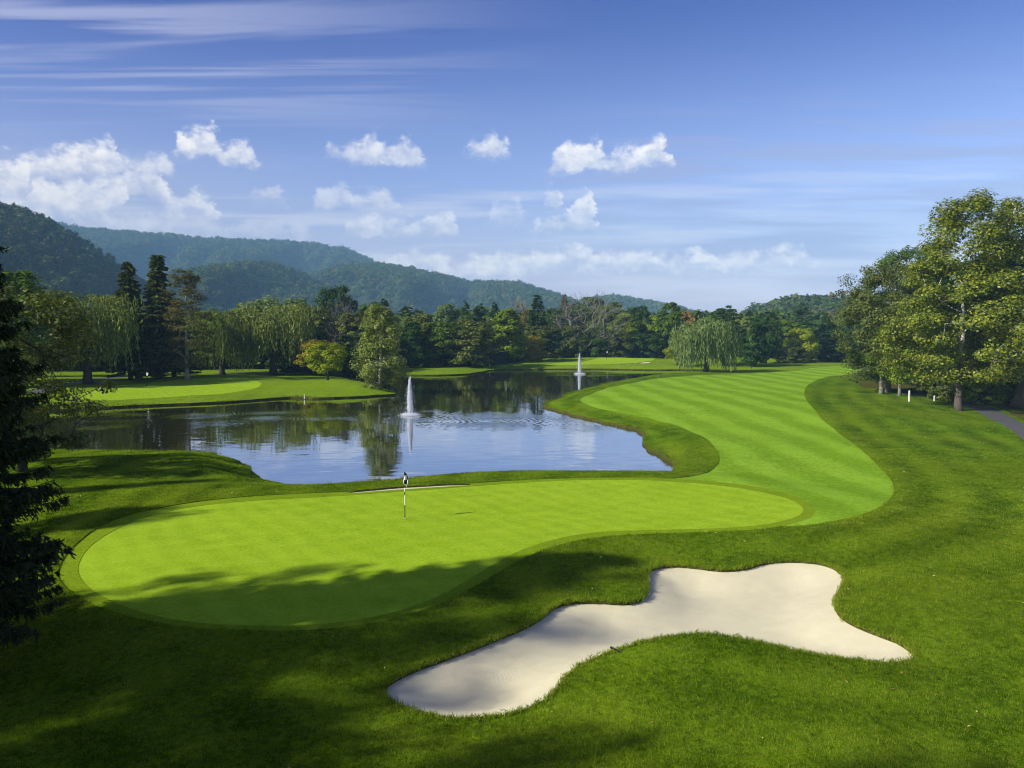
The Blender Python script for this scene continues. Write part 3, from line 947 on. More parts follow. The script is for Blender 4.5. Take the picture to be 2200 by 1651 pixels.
# ------------------------------------------------------------------ instanced masses (grass, distant forest)
def scatter(name, P, scale, sources, mat, label, cat, tilt=0.15, seed=1, extra=None):
    me = bpy.data.meshes.new(name)
    P = np.asarray(P, dtype=np.float32)
    me.vertices.add(len(P))
    me.vertices.foreach_set('co', P.ravel())
    at = me.attributes.new('scl', 'FLOAT_VECTOR', 'POINT')
    scale = np.asarray(scale, dtype=np.float32)
    if scale.ndim == 1:
        scale = np.stack((scale,) * 3, 1)
    at.data.foreach_set('vector', scale.astype(np.float32).ravel())
    rg = np.random.RandomState(seed)
    rot = np.stack((rg.normal(0, tilt, len(P)), rg.normal(0, tilt, len(P)), rg.uniform(0, 6.283, len(P))), 1).astype(np.float32)
    at = me.attributes.new('rot', 'FLOAT_VECTOR', 'POINT')
    at.data.foreach_set('vector', rot.ravel())
    if extra is not None:
        me.attributes.new('edge_distance', 'FLOAT', 'POINT').data.foreach_set('value', extra.astype(np.float32))
    me.update()
    ng = bpy.data.node_groups.new(name, 'GeometryNodeTree')
    ng.interface.new_socket('Geometry', in_out='INPUT', socket_type='NodeSocketGeometry')
    ng.interface.new_socket('Geometry', in_out='OUTPUT', socket_type='NodeSocketGeometry')
    gi, go = ng.nodes.new('NodeGroupInput'), ng.nodes.new('NodeGroupOutput')
    jn = ng.nodes.new('GeometryNodeJoinGeometry')
    for i, sme in enumerate(sources):
        if len(sme.materials) == 0:
            sme.materials.append(mat)
        so = bpy.data.objects.new(name + '_source', sme)
        oi = ng.nodes.new('GeometryNodeObjectInfo')
        oi.inputs['Object'].default_value = so
        oi.inputs['As Instance'].default_value = True
        ng.links.new(oi.outputs['Geometry'], jn.inputs[0])
    ip = ng.nodes.new('GeometryNodeInstanceOnPoints')
    ip.inputs['Pick Instance'].default_value = True
    rv = ng.nodes.new('FunctionNodeRandomValue')
    rv.data_type = 'INT'
    rv.inputs['Min'].default_value = 0
    rv.inputs['Max'].default_value = len(sources) - 1
    ng.links.new(rv.outputs[2], ip.inputs['Instance Index'])
    for nm, sk in (('scl', 'Scale'), ('rot', 'Rotation')):
        na = ng.nodes.new('GeometryNodeInputNamedAttribute')
        na.data_type = 'FLOAT_VECTOR'
        na.inputs['Name'].default_value = nm
        ng.links.new(na.outputs['Attribute'], ip.inputs[sk])
    ng.links.new(gi.outputs[0], ip.inputs['Points'])
    ng.links.new(jn.outputs[0], ip.inputs['Instance'])
    ng.links.new(ip.outputs[0], go.inputs[0])
    o = bpy.data.objects.new(name, me)
    C.objects.link(o)
    md = o.modifiers.new('scatter', 'NODES')
    md.node_group = ng
    tag(o, label, cat, None, 'stuff')
    return o


def tuft_mesh(seed, n, hgt, spread, wid):
    rg = np.random.RandomState(seed)
    g = Geo()
    a = rg.uniform(0, 6.283, n)
    r = spread * np.sqrt(rg.uniform(0, 1, n))
    b = np.stack((r * np.cos(a), r * np.sin(a), np.full(n, -0.01)), 1)
    h = hgt * rg.uniform(0.55, 1.1, n)
    la = rg.uniform(0, 6.283, n)
    ln = rg.uniform(0.1, 0.7, n) * h
    tip = b + np.stack((ln * np.cos(la), ln * np.sin(la), h), 1)
    sa = rg.uniform(0, 6.283, n)
    sd = np.stack((np.cos(sa), np.sin(sa), np.zeros(n)), 1) * wid
    v = np.stack((b - sd, b + sd, tip), 1).reshape(-1, 3)
    g.add(v, None, np.arange(3 * n).reshape(n, 3))
    return g.mesh('tuft')


def sample_tris(v, tri, dens, keep, rg):
    p = v[tri]
    cc = p.mean(1)
    k = keep(cc[:, 0], cc[:, 1])
    p = p[k]
    cc = cc[k]
    ar = 0.5 * np.abs((p[:, 1, 0] - p[:, 0, 0]) * (p[:, 2, 1] - p[:, 0, 1]) - (p[:, 2, 0] - p[:, 0, 0]) * (p[:, 1, 1] - p[:, 0, 1]))
    ex = ar * dens(cc[:, 0], cc[:, 1])
    n = np.floor(ex + rg.uniform(0, 1, len(ex))).astype(int)
    p = np.repeat(p, n, axis=0)
    u, w = rg.uniform(0, 1, (2, len(p)))
    f = u + w > 1
    u[f], w[f] = 1 - u[f], 1 - w[f]
    return p[:, 0] + (p[:, 1] - p[:, 0]) * u[:, None] + (p[:, 2] - p[:, 0]) * w[:, None]


rg = np.random.RandomState(11)
v, tri = TERR[0]
P = sample_tris(v, tri, lambda x, y: np.clip(120 * (22.0 / np.maximum(y, 15)) ** 2.0, 10, 170),
                lambda x, y: (y > 14.5) & (y < 62) & (np.abs(x) < 0.66 * y + 1.5), rg)
P[:, 2] -= 0.02
dd = P[:, 1]
scl = rg.uniform(0.7, 1.3, len(P)) * np.clip(dd / 24, 0.85, 1.7)
tufts = [tuft_mesh(i, 10, 0.095, 0.09, 0.008) for i in range(4)]
scatter('rough_grass', P, np.stack((scl, scl, scl * np.clip(24 / dd, 0.5, 1.0)), 1), tufts, L['tuft'], 'short tufted rough grass growing all over the foreground slopes', 'grass', extra=dist(POLY['fairway'], P[:, 0].astype(float), P[:, 1].astype(float), 45.0))
N_TUFT = len(P)

# long grass hanging over the pond banks and round the bunker lip
bank = []
pp = POLY['pond']
nx = np.roll(pp, -1, axis=0) - pp
ln = np.linalg.norm(nx, axis=1)
nr = np.stack((nx[:, 1], -nx[:, 0]), 1) / (ln[:, None] + 1e-9)
area = 0.5 * np.sum(pp[:, 0] * np.roll(pp[:, 1], -1) - np.roll(pp[:, 0], -1) * pp[:, 1])
nr *= 1 if area > 0 else -1
for p, t_, n_, l_ in zip(pp, nx, nr, ln):
    if p[1] > 150 or abs(p[0]) > 0.75 * p[1]:
        continue
    k = int(l_ * 9)
    for _ in range(k):
        q_ = p + t_ * rg.uniform() + n_ * (0.05 + 0.55 * rg.uniform() ** 2)
        bank.append(q_)
bank = np.array(bank)
bz = h_land(bank[:, 0], bank[:, 1]) + 0.02
patch = 0.6 + 0.5 * np.sin(bank[:, 0] * 0.5) * np.sin(bank[:, 1] * 0.37 + 1)
scl = rg.uniform(0.6, 1.3, len(bank)) * patch
scatter('shore_grass', np.column_stack((bank, bz)), scl, [tuft_mesh(40 + i, 12, 0.30, 0.12, 0.016) for i in range(3)], L['reed'], 'longer yellowish grass fringing the pond banks', 'grass', 0.35, 3)
lip = []
pp = POLY['bunker']
nx = np.roll(pp, -1, axis=0) - pp
ln = np.linalg.norm(nx, axis=1)
nr = np.stack((nx[:, 1], -nx[:, 0]), 1) / (ln[:, None] + 1e-9)
area = 0.5 * np.sum(pp[:, 0] * np.roll(pp[:, 1], -1) - np.roll(pp[:, 0], -1) * pp[:, 1])
nr *= 1 if area > 0 else -1
for p, t_, n_, l_ in zip(pp, nx, nr, ln):
    for _ in range(int(l_ * 75)):
        lip.append(p + t_ * rg.uniform() + n_ * (-0.03 + 0.15 * rg.uniform()))
lip = np.array(lip)
lz = h_land(lip[:, 0], lip[:, 1]) + 0.04
scatter('lip_grass', np.column_stack((lip, lz)), rg.uniform(0.6, 1.5, len(lip)), tufts, L['tuft'], 'ragged grass fringe overhanging the edge of the foreground bunker', 'grass', 0.4, 5)

# ------------------------------------------------------------------ tree models (unit trees that the places below scale)
def skeleton(rng, tips, H, trunk_top, r0, sides=6, wob=0.12, lean=(0, 0), rtip=0.022, droop=0.0, sub=3):
    """grows limbs from a trunk to every tip, each from the nearest wood that is already there"""
    n = max(4, int(trunk_top / 0.7))
    zz = np.linspace(0, trunk_top, n)
    tx = np.cumsum(rng.normal(0, wob, n)) * 0.35 + lean[0] * (zz / trunk_top) ** 1.5
    ty = np.cumsum(rng.normal(0, wob, n)) * 0.35 + lean[1] * (zz / trunk_top) ** 1.5
    nodes = [np.array((a, b, c_)) for a, b, c_ in zip(tx - tx[0], ty - ty[0], zz)]
    par = [-1] + list(range(n - 1))
    arr = list(nodes)
    A = np.array(arr)
    start = int(n * 0.3)
    order = np.argsort(np.linalg.norm((tips - np.array((0, 0, trunk_top * 0.75))) * np.array((1, 1, 0.7)), axis=1))
    for ti in order:
        tp = tips[ti]
        dv = tp - A[start:]
        hd = np.linalg.norm(dv[:, :2], axis=1)
        cost = np.linalg.norm(dv, axis=1) + 1.4 * np.maximum(0, 0.35 * hd - dv[:, 2])
        k = start + int(np.argmin(cost))
        p0 = A[k]
        new = []
        for s_ in range(1, sub + 1):
            f = s_ / sub
            q = p0 + (tp - p0) * f
            q[2] += math.sin(f * math.pi) * 0.12 * np.linalg.norm(tp - p0) * (1 - 2 * droop)
            if s_ < sub:
                q = q + rng.normal(0, 0.05 * np.linalg.norm(tp - p0) + 0.02, 3)
            new.append(q)
        last = k
        for q in new:
            par.append(last)
            last = len(par) - 1
        A = np.concatenate((A, np.array(new)))
    cnt = np.zeros(len(par))
    kids = np.bincount(np.array(par[1:]), minlength=len(par))
    cnt[kids == 0] = 1
    for i in range(len(par) - 1, 0, -1):
        cnt[par[i]] += cnt[i]
    rad = rtip * np.maximum(cnt, 1) ** 0.5
    rad *= r0 / max(rad[0], 1e-6) if rad[0] < r0 * 0.6 or rad[0] > r0 * 1.6 else 1.0
    rad = np.maximum(rad, rtip * 0.5)
    flare = 1 + 0.75 * np.exp(-A[:, 2] / (0.06 * H + 0.15)) * (np.arange(len(par)) < n)
    rad = rad * flare
    g = Geo()
    # trunk as one tube, limbs segment by segment
    nt = n
    g.tube(A[:nt], rad[:nt], sides + 3)
    for i in range(nt, len(par)):
        p = par[i]
        r1 = min(rad[p], rad[i] * 1.35)
        sd = sides if rad[i] > 0.05 else (4 if rad[i] > 0.02 else 3)
        g.tube(np.array((A[p], A[i])), (r1, rad[i]), sd, cap=False)
    return g, A, rad, np.array(par)


def put_leaves(g, rng, centers, per, clump, size, aspect=0.55, up=0.5, shell=0.35, loc=None):
    n = len(centers) * per
    c0 = np.repeat(centers, per, axis=0)
    dv = unit(rng.normal(0, 1, (n, 3)))
    rr = rng.uniform(shell ** 3, 1, n) ** (1 / 3)
    sc = np.repeat(rng.uniform(0.7, 1.3, len(centers)) * (1.0 if loc is None else loc), per)
    off = dv * (rr * sc)[:, None] * np.asarray(clump)
    ax_c = np.array((0.0, 0.0, centers[:, 2].mean() - 0.15 * np.ptp(centers[:, 2])))
    nrm = unit(dv * 0.75 + 0.55 * unit(c0 - ax_c) + np.array((0, 0, up * 0.8)) + rng.normal(0, 0.36, (n, 3)))
    t1 = unit(np.cross(nrm, rng.normal(0, 1, (n, 3))))
    t2 = np.cross(nrm, t1)
    sz = size * rng.uniform(0.6, 1.25, n)[:, None]
    g.quads(c0 + off, t1 * sz, t2 * sz * aspect)


def prof(kind, t):
    if kind == 'round':
        return np.sqrt(np.clip(1 - (1.9 * t - 0.86) ** 2, 0.02, 1))
    if kind == 'oval':
        return np.sqrt(np.clip(1 - (1.9 * t - 0.80) ** 2, 0.02, 1)) * (1 - 0.25 * t)
    if kind == 'spread':
        return np.sqrt(np.clip(1 - (1.55 * t - 0.68) ** 2, 0.02, 1))
    if kind == 'cone':
        return np.clip(1.02 - t, 0.03, 1) ** 0.75 * np.clip(t * 8, 0.3, 1)
    if kind == 'flame':
        return np.clip(1.02 - t, 0.03, 1) ** 0.55 * np.clip(0.45 + t * 3, 0.3, 1)
    return np.ones_like(t)


def crown_tips(rng, n, H, W_, base, kind, fill=0.25, lump=0.22):
    t = rng.uniform(0, 0.95, n * 3)
    keep = rng.uniform(0, 1, n * 3) < prof(kind, t) ** (0.75 if kind in ('cone', 'flame') else 1.3)
    t = t[keep][:n]
    a = rng.uniform(0, 6.283, len(t))
    ph = rng.uniform(0, 6.283, 6)
    lm = 1 + lump * (np.sin(2 * a + ph[0] + 3 * t) + 0.7 * np.sin(3 * a + ph[1] - 5 * t) + 0.6 * np.sin(9 * t + ph[2] + a)) / 1.6
    r = np.maximum(prof(kind, t), 0.16) * np.sqrt(rng.uniform(fill, 1, len(t))) * lm * W_ / 2
    z = H * (base + (1 - base) * t / 0.95) * (1 + 0.05 * np.sin(2 * a + ph[3]))
    zt_ = np.sort(z)[-9]
    z = np.where(z > zt_, zt_ + (z - zt_) * 0.55, z)
    z = z * H / z.max()
    return np.stack((r * np.cos(a), r * np.sin(a), z), 1)


MODEL = {}


def reg(name, trunk, crown, H, W_, tm='bark'):
    tme, cme = trunk.mesh(name + '_trunk', True), crown.mesh(name + '_crown')
    tme.materials.append(M[tm])
    MODEL[name] = (tme, cme, H, W_)


def broad(name, seed, H=14.0, W_=11.0, base=0.16, n=110, per=90, leaf=0.30, clump=(1.15, 1.15, 0.75), kind='round', tm='bark', r0=0.30, ttop=0.62, fill=0.25, lump=0.22, up=0.5, aspect=0.6, wob=0.12):
    rng = np.random.RandomState(seed)
    tips = crown_tips(rng, n, H - clump[2] * 0.7, W_ - clump[0] * 1.2, base, kind, fill, lump)
    g, A, rad, par = skeleton(rng, tips, H, H * ttop, r0, wob=wob)
    c_ = Geo()
    tt = np.clip((tips[:, 2] / H - base) / (1 - base), 0, 1)
    loc = np.clip(prof(kind, tt) * (W_ / 2) / (clump[0] * 1.6), 0.35, 1.0)
    put_leaves(c_, rng, tips, per, clump, leaf, aspect, up, loc=loc)
    reg(name, g, c_, H, W_, tm)


def conifer(name, seed, H=20.0, W_=7.0, whorls=34, tm='bark', r0=0.28, droop=0.30, per=26, leaf=(0.42, 0.10), start=0.08, power=0.85, hang=0.5, gap=0.0):
    rng = np.random.RandomState(seed)
    g = Geo()
    zz = np.linspace(0, H * 0.985, 14)
    g.tube(np.stack((rng.normal(0, 0.03, 14), rng.normal(0, 0.03, 14), zz), 1), r0 * (1 - zz / H) + 0.015, 8)
    cr = Geo()
    for w in range(whorls):
        t = (w + rng.uniform(-0.3, 0.3)) / whorls
        z = H * (start + (1 - start) * t)
        ln = W_ / 2 * (1 - t) ** power * rng.uniform(0.8, 1.1) + 0.15
        for k in range(rng.randint(4, 7)):
            if rng.uniform() < gap:
                continue
            a = rng.uniform(0, 6.283)
            l_ = ln * rng.uniform(0.6, 1.12)
            s_ = np.linspace(0, 1, 7)
            out = np.stack((np.cos(a) * s_ * l_, np.sin(a) * s_ * l_, z - droop * l_ * (s_ ** 1.3) + 0.16 * l_ * s_ ** 4), 1)
            if l_ > 0.5:
                g.tube(out, 0.035 * (1 - s_ * 0.85) * (0.4 + l_ / W_), 3, cap=False)
            m_ = max(6, int(per * l_ / (W_ / 2)))
            u = rng.uniform(0.12, 1.0, m_) ** 0.8
            pt = np.stack([np.interp(u, s_, out[:, i]) for i in range(3)], 1)
            side = rng.choice((-1, 1), m_) * rng.uniform(0.5, 1.2, m_)
            dr = np.stack((np.cos(a) - np.sin(a) * side, np.sin(a) + np.cos(a) * side, -hang * rng.uniform(0.3, 1.5, m_)), 1)
            dr = unit(dr)
            sz = leaf[0] * rng.uniform(0.6, 1.3, m_)[:, None] * (0.45 + 0.55 * (1 - u))[:, None]
            nn = unit(np.cross(dr, rng.normal(0, 1, (m_, 3)) + np.array((0, 0, 1.0))))
            cr.quads(pt + dr * sz * 0.8, dr * sz, nn * leaf[1] * rng.uniform(0.7, 1.5, m_)[:, None])
            nn2 = unit(np.cross(dr, nn))
            cr.quads(pt + dr * sz * 0.7, dr * sz * 0.9, nn2 * leaf[1] * rng.uniform(0.7, 1.5, m_)[:, None])
    reg(name, g, cr, H, W_, tm)


def willow(name, seed, H=12.0, W_=11.0, strands=1250, tm='bark', low=0.03, skirt=1.05):
    rng = np.random.RandomState(seed)
    tips = crown_tips(rng, 70, H * 0.93, W_ * 0.82, 0.42, 'round', 0.3, 0.25)
    g, A, rad, par = skeleton(rng, tips, H, H * 0.5, 0.38, lean=(0.5, 0.2), wob=0.2)
    cr = Geo()
    put_leaves(cr, rng, tips[tips[:, 2] > H * 0.55], 40, (1.0, 1.0, 0.6), 0.26, 0.35, 0.3)
    ti = tips[rng.randint(0, len(tips), strands)]
    st_ = ti + rng.normal(0, 1, (strands, 3)) * np.array((0.75, 0.75, 0.4))
    rad_ = np.linalg.norm(st_[:, :2], axis=1)
    lnn = rng.uniform(1.4, 4.6, strands) * np.clip(0.5 + rad_ / (W_ / 2), 0.5, 1.3) * skirt
    lnn = np.minimum(lnn, np.maximum(st_[:, 2] - low * H * rng.uniform(0.5, 2.2, strands), 0.5))
    seg = 9
    u = (np.arange(seg) + 0.5) / seg
    od = unit(np.stack((st_[:, 0], st_[:, 1], np.zeros(strands)), 1))
    ctr = st_[:, None, :] + od[:, None, :] * (0.55 * np.sqrt(u))[None, :, None] + np.array((0, 0, -1.0)) * (lnn[:, None] * u[None, :] ** 1.1)[:, :, None]
    ctr = ctr + rng.normal(0, 0.06, ctr.shape)
    c_ = ctr.reshape(-1, 3)
    n = len(c_)
    hl = np.repeat(lnn / seg * 0.75, seg)[:, None]
    ax = unit(np.array((0, 0, -1.0)) + rng.normal(0, 0.22, (n, 3)))
    sd = unit(np.cross(ax, rng.normal(0, 1, (n, 3))))
    cr.quads(c_, ax * hl, sd * rng.uniform(0.05, 0.11, n)[:, None])
    reg(name, g, cr, H, W_, tm)


def bare(name, seed, H=12.0, W_=13.0, n=190, tm='bark_grey', kind='spread', twig=0.5, per=14, base=0.14, ttop=0.22, r0=0.42):
    rng = np.random.RandomState(seed)
    tips = crown_tips(rng, n, H, W_, base, kind, 0.12, 0.2)
    g, A, rad, par = skeleton(rng, tips, H, H * ttop, r0, wob=0.2, rtip=0.03)
    cr = Geo()
    m_ = n * per
    c0 = np.repeat(tips, per, axis=0) + rng.normal(0, 1, (m_, 3)) * 0.7
    ax = unit((c0 - np.array((0, 0, H * 0.35))) * np.array((1, 1, 0.8)) + rng.normal(0, 3.0, (m_, 3)))
    sd = unit(np.cross(ax, rng.normal(0, 1, (m_, 3))))
    cr.strips(c0, ax * twig * rng.uniform(0.4, 1.2, m_)[:, None], sd * 0.016)
    reg(name, g, cr, H, W_, tm)


broad('maple_a', 1, kind='round')
broad('maple_b', 2, kind='oval', W_=10.0, n=100)
broad('maple_c', 3, kind='spread', W_=13.0, n=110, base=0.14)
broad('maple_d', 4, kind='flame', W_=9.0, n=95, base=0.1)
broad('low_a', 14, kind='round', base=0.02, n=125)
broad('low_b', 15, kind='spread', W_=12.0, base=0.02, n=130)
broad('shrub_a', 5, H=7.0, W_=8.0, base=0.04, n=80, per=80, leaf=0.22, clump=(0.85, 0.85, 0.6), kind='spread', r0=0.12)
broad('small_a', 6, H=6.0, W_=6.6, base=0.26, n=70, per=95, leaf=0.15, clump=(0.7, 0.7, 0.42), kind='spread', r0=0.13, ttop=0.4, up=0.8)
broad('pine_a', 7, H=17.0, W_=9.0, base=0.12, n=110, per=95, leaf=0.30, clump=(1.3, 1.3, 0.55), kind='flame', aspect=0.3, up=0.2, ttop=0.9, r0=0.32)
broad('pine_b', 8, H=18.0, W_=8.0, base=0.14, n=105, per=95, leaf=0.30, clump=(1.2, 1.2, 0.60), kind='cone', aspect=0.3, up=0.2, ttop=0.92, r0=0.30)
broad('birch_a', 9, H=12.0, W_=8.4, base=0.02, n=130, per=115, leaf=0.14, clump=(0.9, 0.9, 0.75), kind='flame', tm='bark_birch', r0=0.20, ttop=0.86, fill=0.1, aspect=0.6)
conifer('spruce_a', 21, H=20.0, W_=7.5, whorls=62, per=40, leaf=(0.62, 0.17), droop=0.38, hang=0.9)
conifer('spruce_b', 22, H=21.0, W_=7.0, whorls=64, per=36, leaf=(0.60, 0.17), droop=0.24, hang=0.8)
conifer('fir_a', 23, H=15.0, W_=7.0, whorls=46, per=40, leaf=(0.55, 0.17), droop=0.15, start=0.05, hang=0.3)
broad('larch_a', 24, H=19.0, W_=9.5, base=0.12, n=170, per=60, leaf=0.22, clump=(0.9, 0.9, 0.5), kind='flame', tm='bark_grey', r0=0.24, ttop=0.94, fill=0.08, lump=0.3, aspect=0.25, wob=0.08)
willow('willow_a', 31, H=14.0, W_=12.0)
willow('willow_b', 32, H=14.0, W_=11.0)
willow('willow_c', 33, H=11.0, W_=11.5, strands=1300, low=0.02, skirt=1.1)
bare('bare_a', 41)
bare('bare_b', 42, H=11.0, W_=8.0, n=110, kind='oval', tm='bark')
broad('sycamore_a', 51, H=23.0, W_=17.5, base=0.14, n=240, per=250, leaf=0.125, clump=(1.2, 1.2, 0.85), kind='flame', tm='bark_syc', r0=0.38, ttop=0.62, fill=0.12, lump=0.34, aspect=0.75, wob=0.25)
broad('sycamore_b', 52, H=23.0, W_=15.0, base=0.2, n=180, per=260, leaf=0.125, clump=(1.35, 1.35, 0.95), kind='oval', tm='bark_syc', r0=0.46, ttop=0.55, fill=0.12, lump=0.3, aspect=0.75, wob=0.25)
broad('oak_a', 53, H=16.0, W_=13.0, base=0.1, n=170, per=200, leaf=0.14, clump=(1.2, 1.2, 0.8), kind='round', tm='bark_grey', fill=0.2, lump=0.28)
broad('under_a', 54, H=9.0, W_=8.0, base=0.2, n=100, per=190, leaf=0.125, clump=(0.95, 0.95, 0.6), kind='round', tm='bark_grey', r0=0.2, ttop=0.55)
broad('near_broad', 55, H=12.0, W_=11.0, base=0.1, n=150, per=120, leaf=0.13, clump=(0.95, 0.95, 0.6), kind='round', r0=0.25, fill=0.2, lump=0.3)
broad('shade_a', 56, H=20.0, W_=14.0, base=0.16, n=130, per=80, leaf=0.34, clump=(1.5, 1.5, 1.0), kind='oval', r0=0.5, lump=0.35)
broad('shade_b', 57, H=20.0, W_=13.0, base=0.16, n=110, per=80, leaf=0.34, clump=(1.5, 1.5, 1.0), kind='round', r0=0.5, lump=0.4)


broad('shade_c', 58, H=20.0, W_=13.0, base=0.3, n=46, per=60, leaf=0.26, clump=(1.6, 1.6, 1.1), kind='oval', r0=0.3, lump=0.4)


def near_spruce(name, seed, H=14.5, W_=6.8):
    """the big dark spruce at the left edge: long drooping boughs with hanging twigs"""
    rng = np.random.RandomState(seed)
    g = Geo()
    zz = np.linspace(0, H * 0.985, 16)
    g.tube(np.stack((rng.normal(0, 0.03, 16), rng.normal(0, 0.03, 16), zz), 1), 0.26 * (1 - zz / H) + 0.02, 10)
    cr = Geo()
    for w in range(84):
        t = (w + rng.uniform(-0.4, 0.4)) / 84
        z = H * (0.13 + 0.87 * max(t, 0))
        ln = W_ / 2 * (1 - max(t, 0)) ** 0.5 * min(1.0, 0.72 + 1.6 * max(t, 0)) * rng.uniform(0.75, 1.08) + 0.2
        for k in range(6):
            a = rng.uniform(0, 6.283)
            l_ = ln * rng.uniform(0.65, 1.15)
            s_ = np.linspace(0, 1, 9)
            out = np.stack((np.cos(a) * s_ * l_, np.sin(a) * s_ * l_, z - 0.42 * l_ * s_ ** 1.1 + 0.30 * l_ * s_ ** 3.2), 1)
            g.tube(out, 0.032 * (1 - s_ * 0.8), 4, cap=False)
            m_ = int(48 * l_) + 6
            u = rng.uniform(0.08, 1.0, m_)
            pt = np.stack([np.interp(u, s_, out[:, i]) for i in range(3)], 1)
            side = rng.choice((-1, 1), m_) * rng.uniform(0.2, 1.1, m_)
            hang = rng.uniform(0.2, 2.6, m_)
            dr = unit(np.stack((0.7 * np.cos(a) - np.sin(a) * side, 0.7 * np.sin(a) + np.cos(a) * side, -hang), 1))
            tl = rng.uniform(0.10, 0.34, m_)[:, None] * (0.55 + 0.45 * (1 - u))[:, None]
            for rep in range(2):
                nn = unit(np.cross(dr, rng.normal(0, 1, (m_, 3))))
                cr.quads(pt + dr * tl, dr * tl, nn * 0.030)
            # side twiglets
            for rep in range(3):
                f = rng.uniform(0.2, 1.8, m_)[:, None]
                q = pt + dr * tl * f
                d2 = unit(dr + rng.normal(0, 0.6, (m_, 3)))
                nn = unit(np.cross(d2, rng.normal(0, 1, (m_, 3))))
                cr.quads(q + d2 * tl * 0.4, d2 * tl * 0.45, nn * 0.024)
    reg(name, g, cr, H, W_, 'bark_dark')


near_spruce('near_spruce', 61)


# ------------------------------------------------------------------ planting
def plant(model, x, y, H, W_, leaf, label, cat='tree', group=None, rz=None, name='tree', zoff=-0.05, bark=None):
    tme, cme, H0, W0 = MODEL[model]
    rz = random.Random(label).uniform(0, 6.283) if rz is None else rz
    root = empty(name, (x, y, ground(x, y) + zoff), rz, (W_ / W0, W_ / W0, H / H0))
    tag(root, label, cat, group)
    tr_ = link('trunk', tme, bark or tme.materials[0], root)
    if len(cme.materials) == 0:
        cme.materials.append(L[leaf])
    cr = link('crown', cme, L[leaf], root)
    return root


def tree_px(model, bx, top, wpx, leaf, label, by=None, Y=None, **kw):
    if by is not None:
        p = gp(bx, by, h_land)
        x, y = p[0], p[1]
    else:
        p = at_depth(bx, 760, Y)
        x, y = p[0], Y
    zt = at_depth(bx, top, y)[2]
    return plant(model, x, y, zt - ground(x, y), 1.14 * wpx / FPX * y, leaf, label, **kw)


T = tree_px
T('willow_b', 190, 618, 190, 'willow', 'leftmost weeping willow with a thick grey trunk by the cart path', by=826, name='willow_tree', cat='willow')
T('spruce_a', 281, 560, 120, 'spruce', 'tall narrow spruce right of the leftmost willow', by=818, name='spruce_tree', cat='spruce')
T('spruce_b', 346, 546, 120, 'spruce', 'tallest pointed spruce on the far bank, left of the brownish larch', by=814, name='spruce_tree', cat='spruce')
T('larch_a', 402, 578, 150, 'larch', 'thin brownish larch with a pale bare trunk between spruce and willow', by=816, name='larch_tree', cat='larch')
T('spruce_b', 374, 640, 110, 'spruce', 'shorter dark spruce tucked between the tallest spruce and the larch', by=811, name='spruce_tree', cat='spruce')
T('willow_a', 478, 655, 130, 'willow', 'weeping willow with a leaning trunk right of the brownish larch', by=806, name='willow_tree', cat='willow')
T('willow_b', 588, 642, 170, 'willow', 'broad weeping willow with a stout dark trunk near the small orange tree', by=807, name='willow_tree', cat='willow')
T('small_a', 686, 730, 92, 'gold', 'small orange tinged tree behind the small yellow green one on the peninsula', by=807, cat='tree')
T('small_a', 704, 735, 92, 'yellow', 'small yellow green tree standing on the mound of the peninsula', by=822)
T('birch_a', 817, 652, 128, 'birch', 'white trunked birch at the tip of the peninsula beside the near fountain', by=838, name='birch_tree', cat='birch')
# second row, left part
T('low_a', 30, 578, 170, 'mid', 'green tree at the left edge behind the dark foreground spruce', Y=120)
T('low_a', 130, 640, 150, 'dark', 'dark tree behind the leftmost willow', Y=165)
T('low_b', 240, 660, 160, 'olive', 'olive tree filling the gap behind the narrow spruce', Y=170)
T('low_a', 330, 690, 130, 'dark', 'low dark tree behind the two tall spruces', Y=172)
T('low_a', 440, 668, 130, 'mid', 'green tree behind the larch, its top below the hill', Y=185)
T('maple_d', 520, 660, 110, 'pale', 'pale green tree between the two right hand willows', Y=190)
T('low_b', 610, 640, 130, 'pale', 'pale round tree rising behind the broad willow', Y=205)
T('low_a', 665, 652, 105, 'olive', 'olive round tree behind the small orange tree', Y=180)
T('low_a', 725, 612, 90, 'dark', 'dark green rounded tree whose top stands above the russet bare one', Y=215)
T('bare_b', 735, 652, 70, 'twig', 'leafless reddish grey tree behind the small yellow green tree', Y=178, bark=M['bark'])
T('low_b', 640, 700, 120, 'dark', 'low dark tree behind the small orange tree, under the olive one', Y=170)
T('low_a', 775, 668, 100, 'olive', 'dense olive tree just left of the white trunked birch', Y=178)
T('low_b', 780, 718, 110, 'dark', 'low dark tree half hidden by the left side of the birch', Y=168)
T('low_a', 800, 648, 80, 'mid', 'green tree rising behind the left shoulder of the birch', Y=225)
T('pine_b', 825, 640, 60, 'pine', 'dark pine top peeking out behind the birch', Y=235, name='pine_tree', cat='pine')
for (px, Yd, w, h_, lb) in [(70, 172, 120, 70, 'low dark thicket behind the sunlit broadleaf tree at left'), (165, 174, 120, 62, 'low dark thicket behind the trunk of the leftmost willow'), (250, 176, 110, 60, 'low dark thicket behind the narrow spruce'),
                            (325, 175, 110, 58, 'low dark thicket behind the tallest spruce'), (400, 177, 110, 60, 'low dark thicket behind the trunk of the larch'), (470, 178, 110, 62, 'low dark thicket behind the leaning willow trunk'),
                            (545, 180, 110, 60, 'low dark thicket between the two right hand willows'), (620, 178, 110, 58, 'low dark thicket right of the broad willow trunk')]:  # shrubs added to darken the gaps at trunk level, standing in for shade
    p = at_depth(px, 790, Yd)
    plant('shrub_a', p[0], Yd, h_ / FPX * Yd, w / FPX * Yd, 'dark', lb, cat='bush', name='shrub')
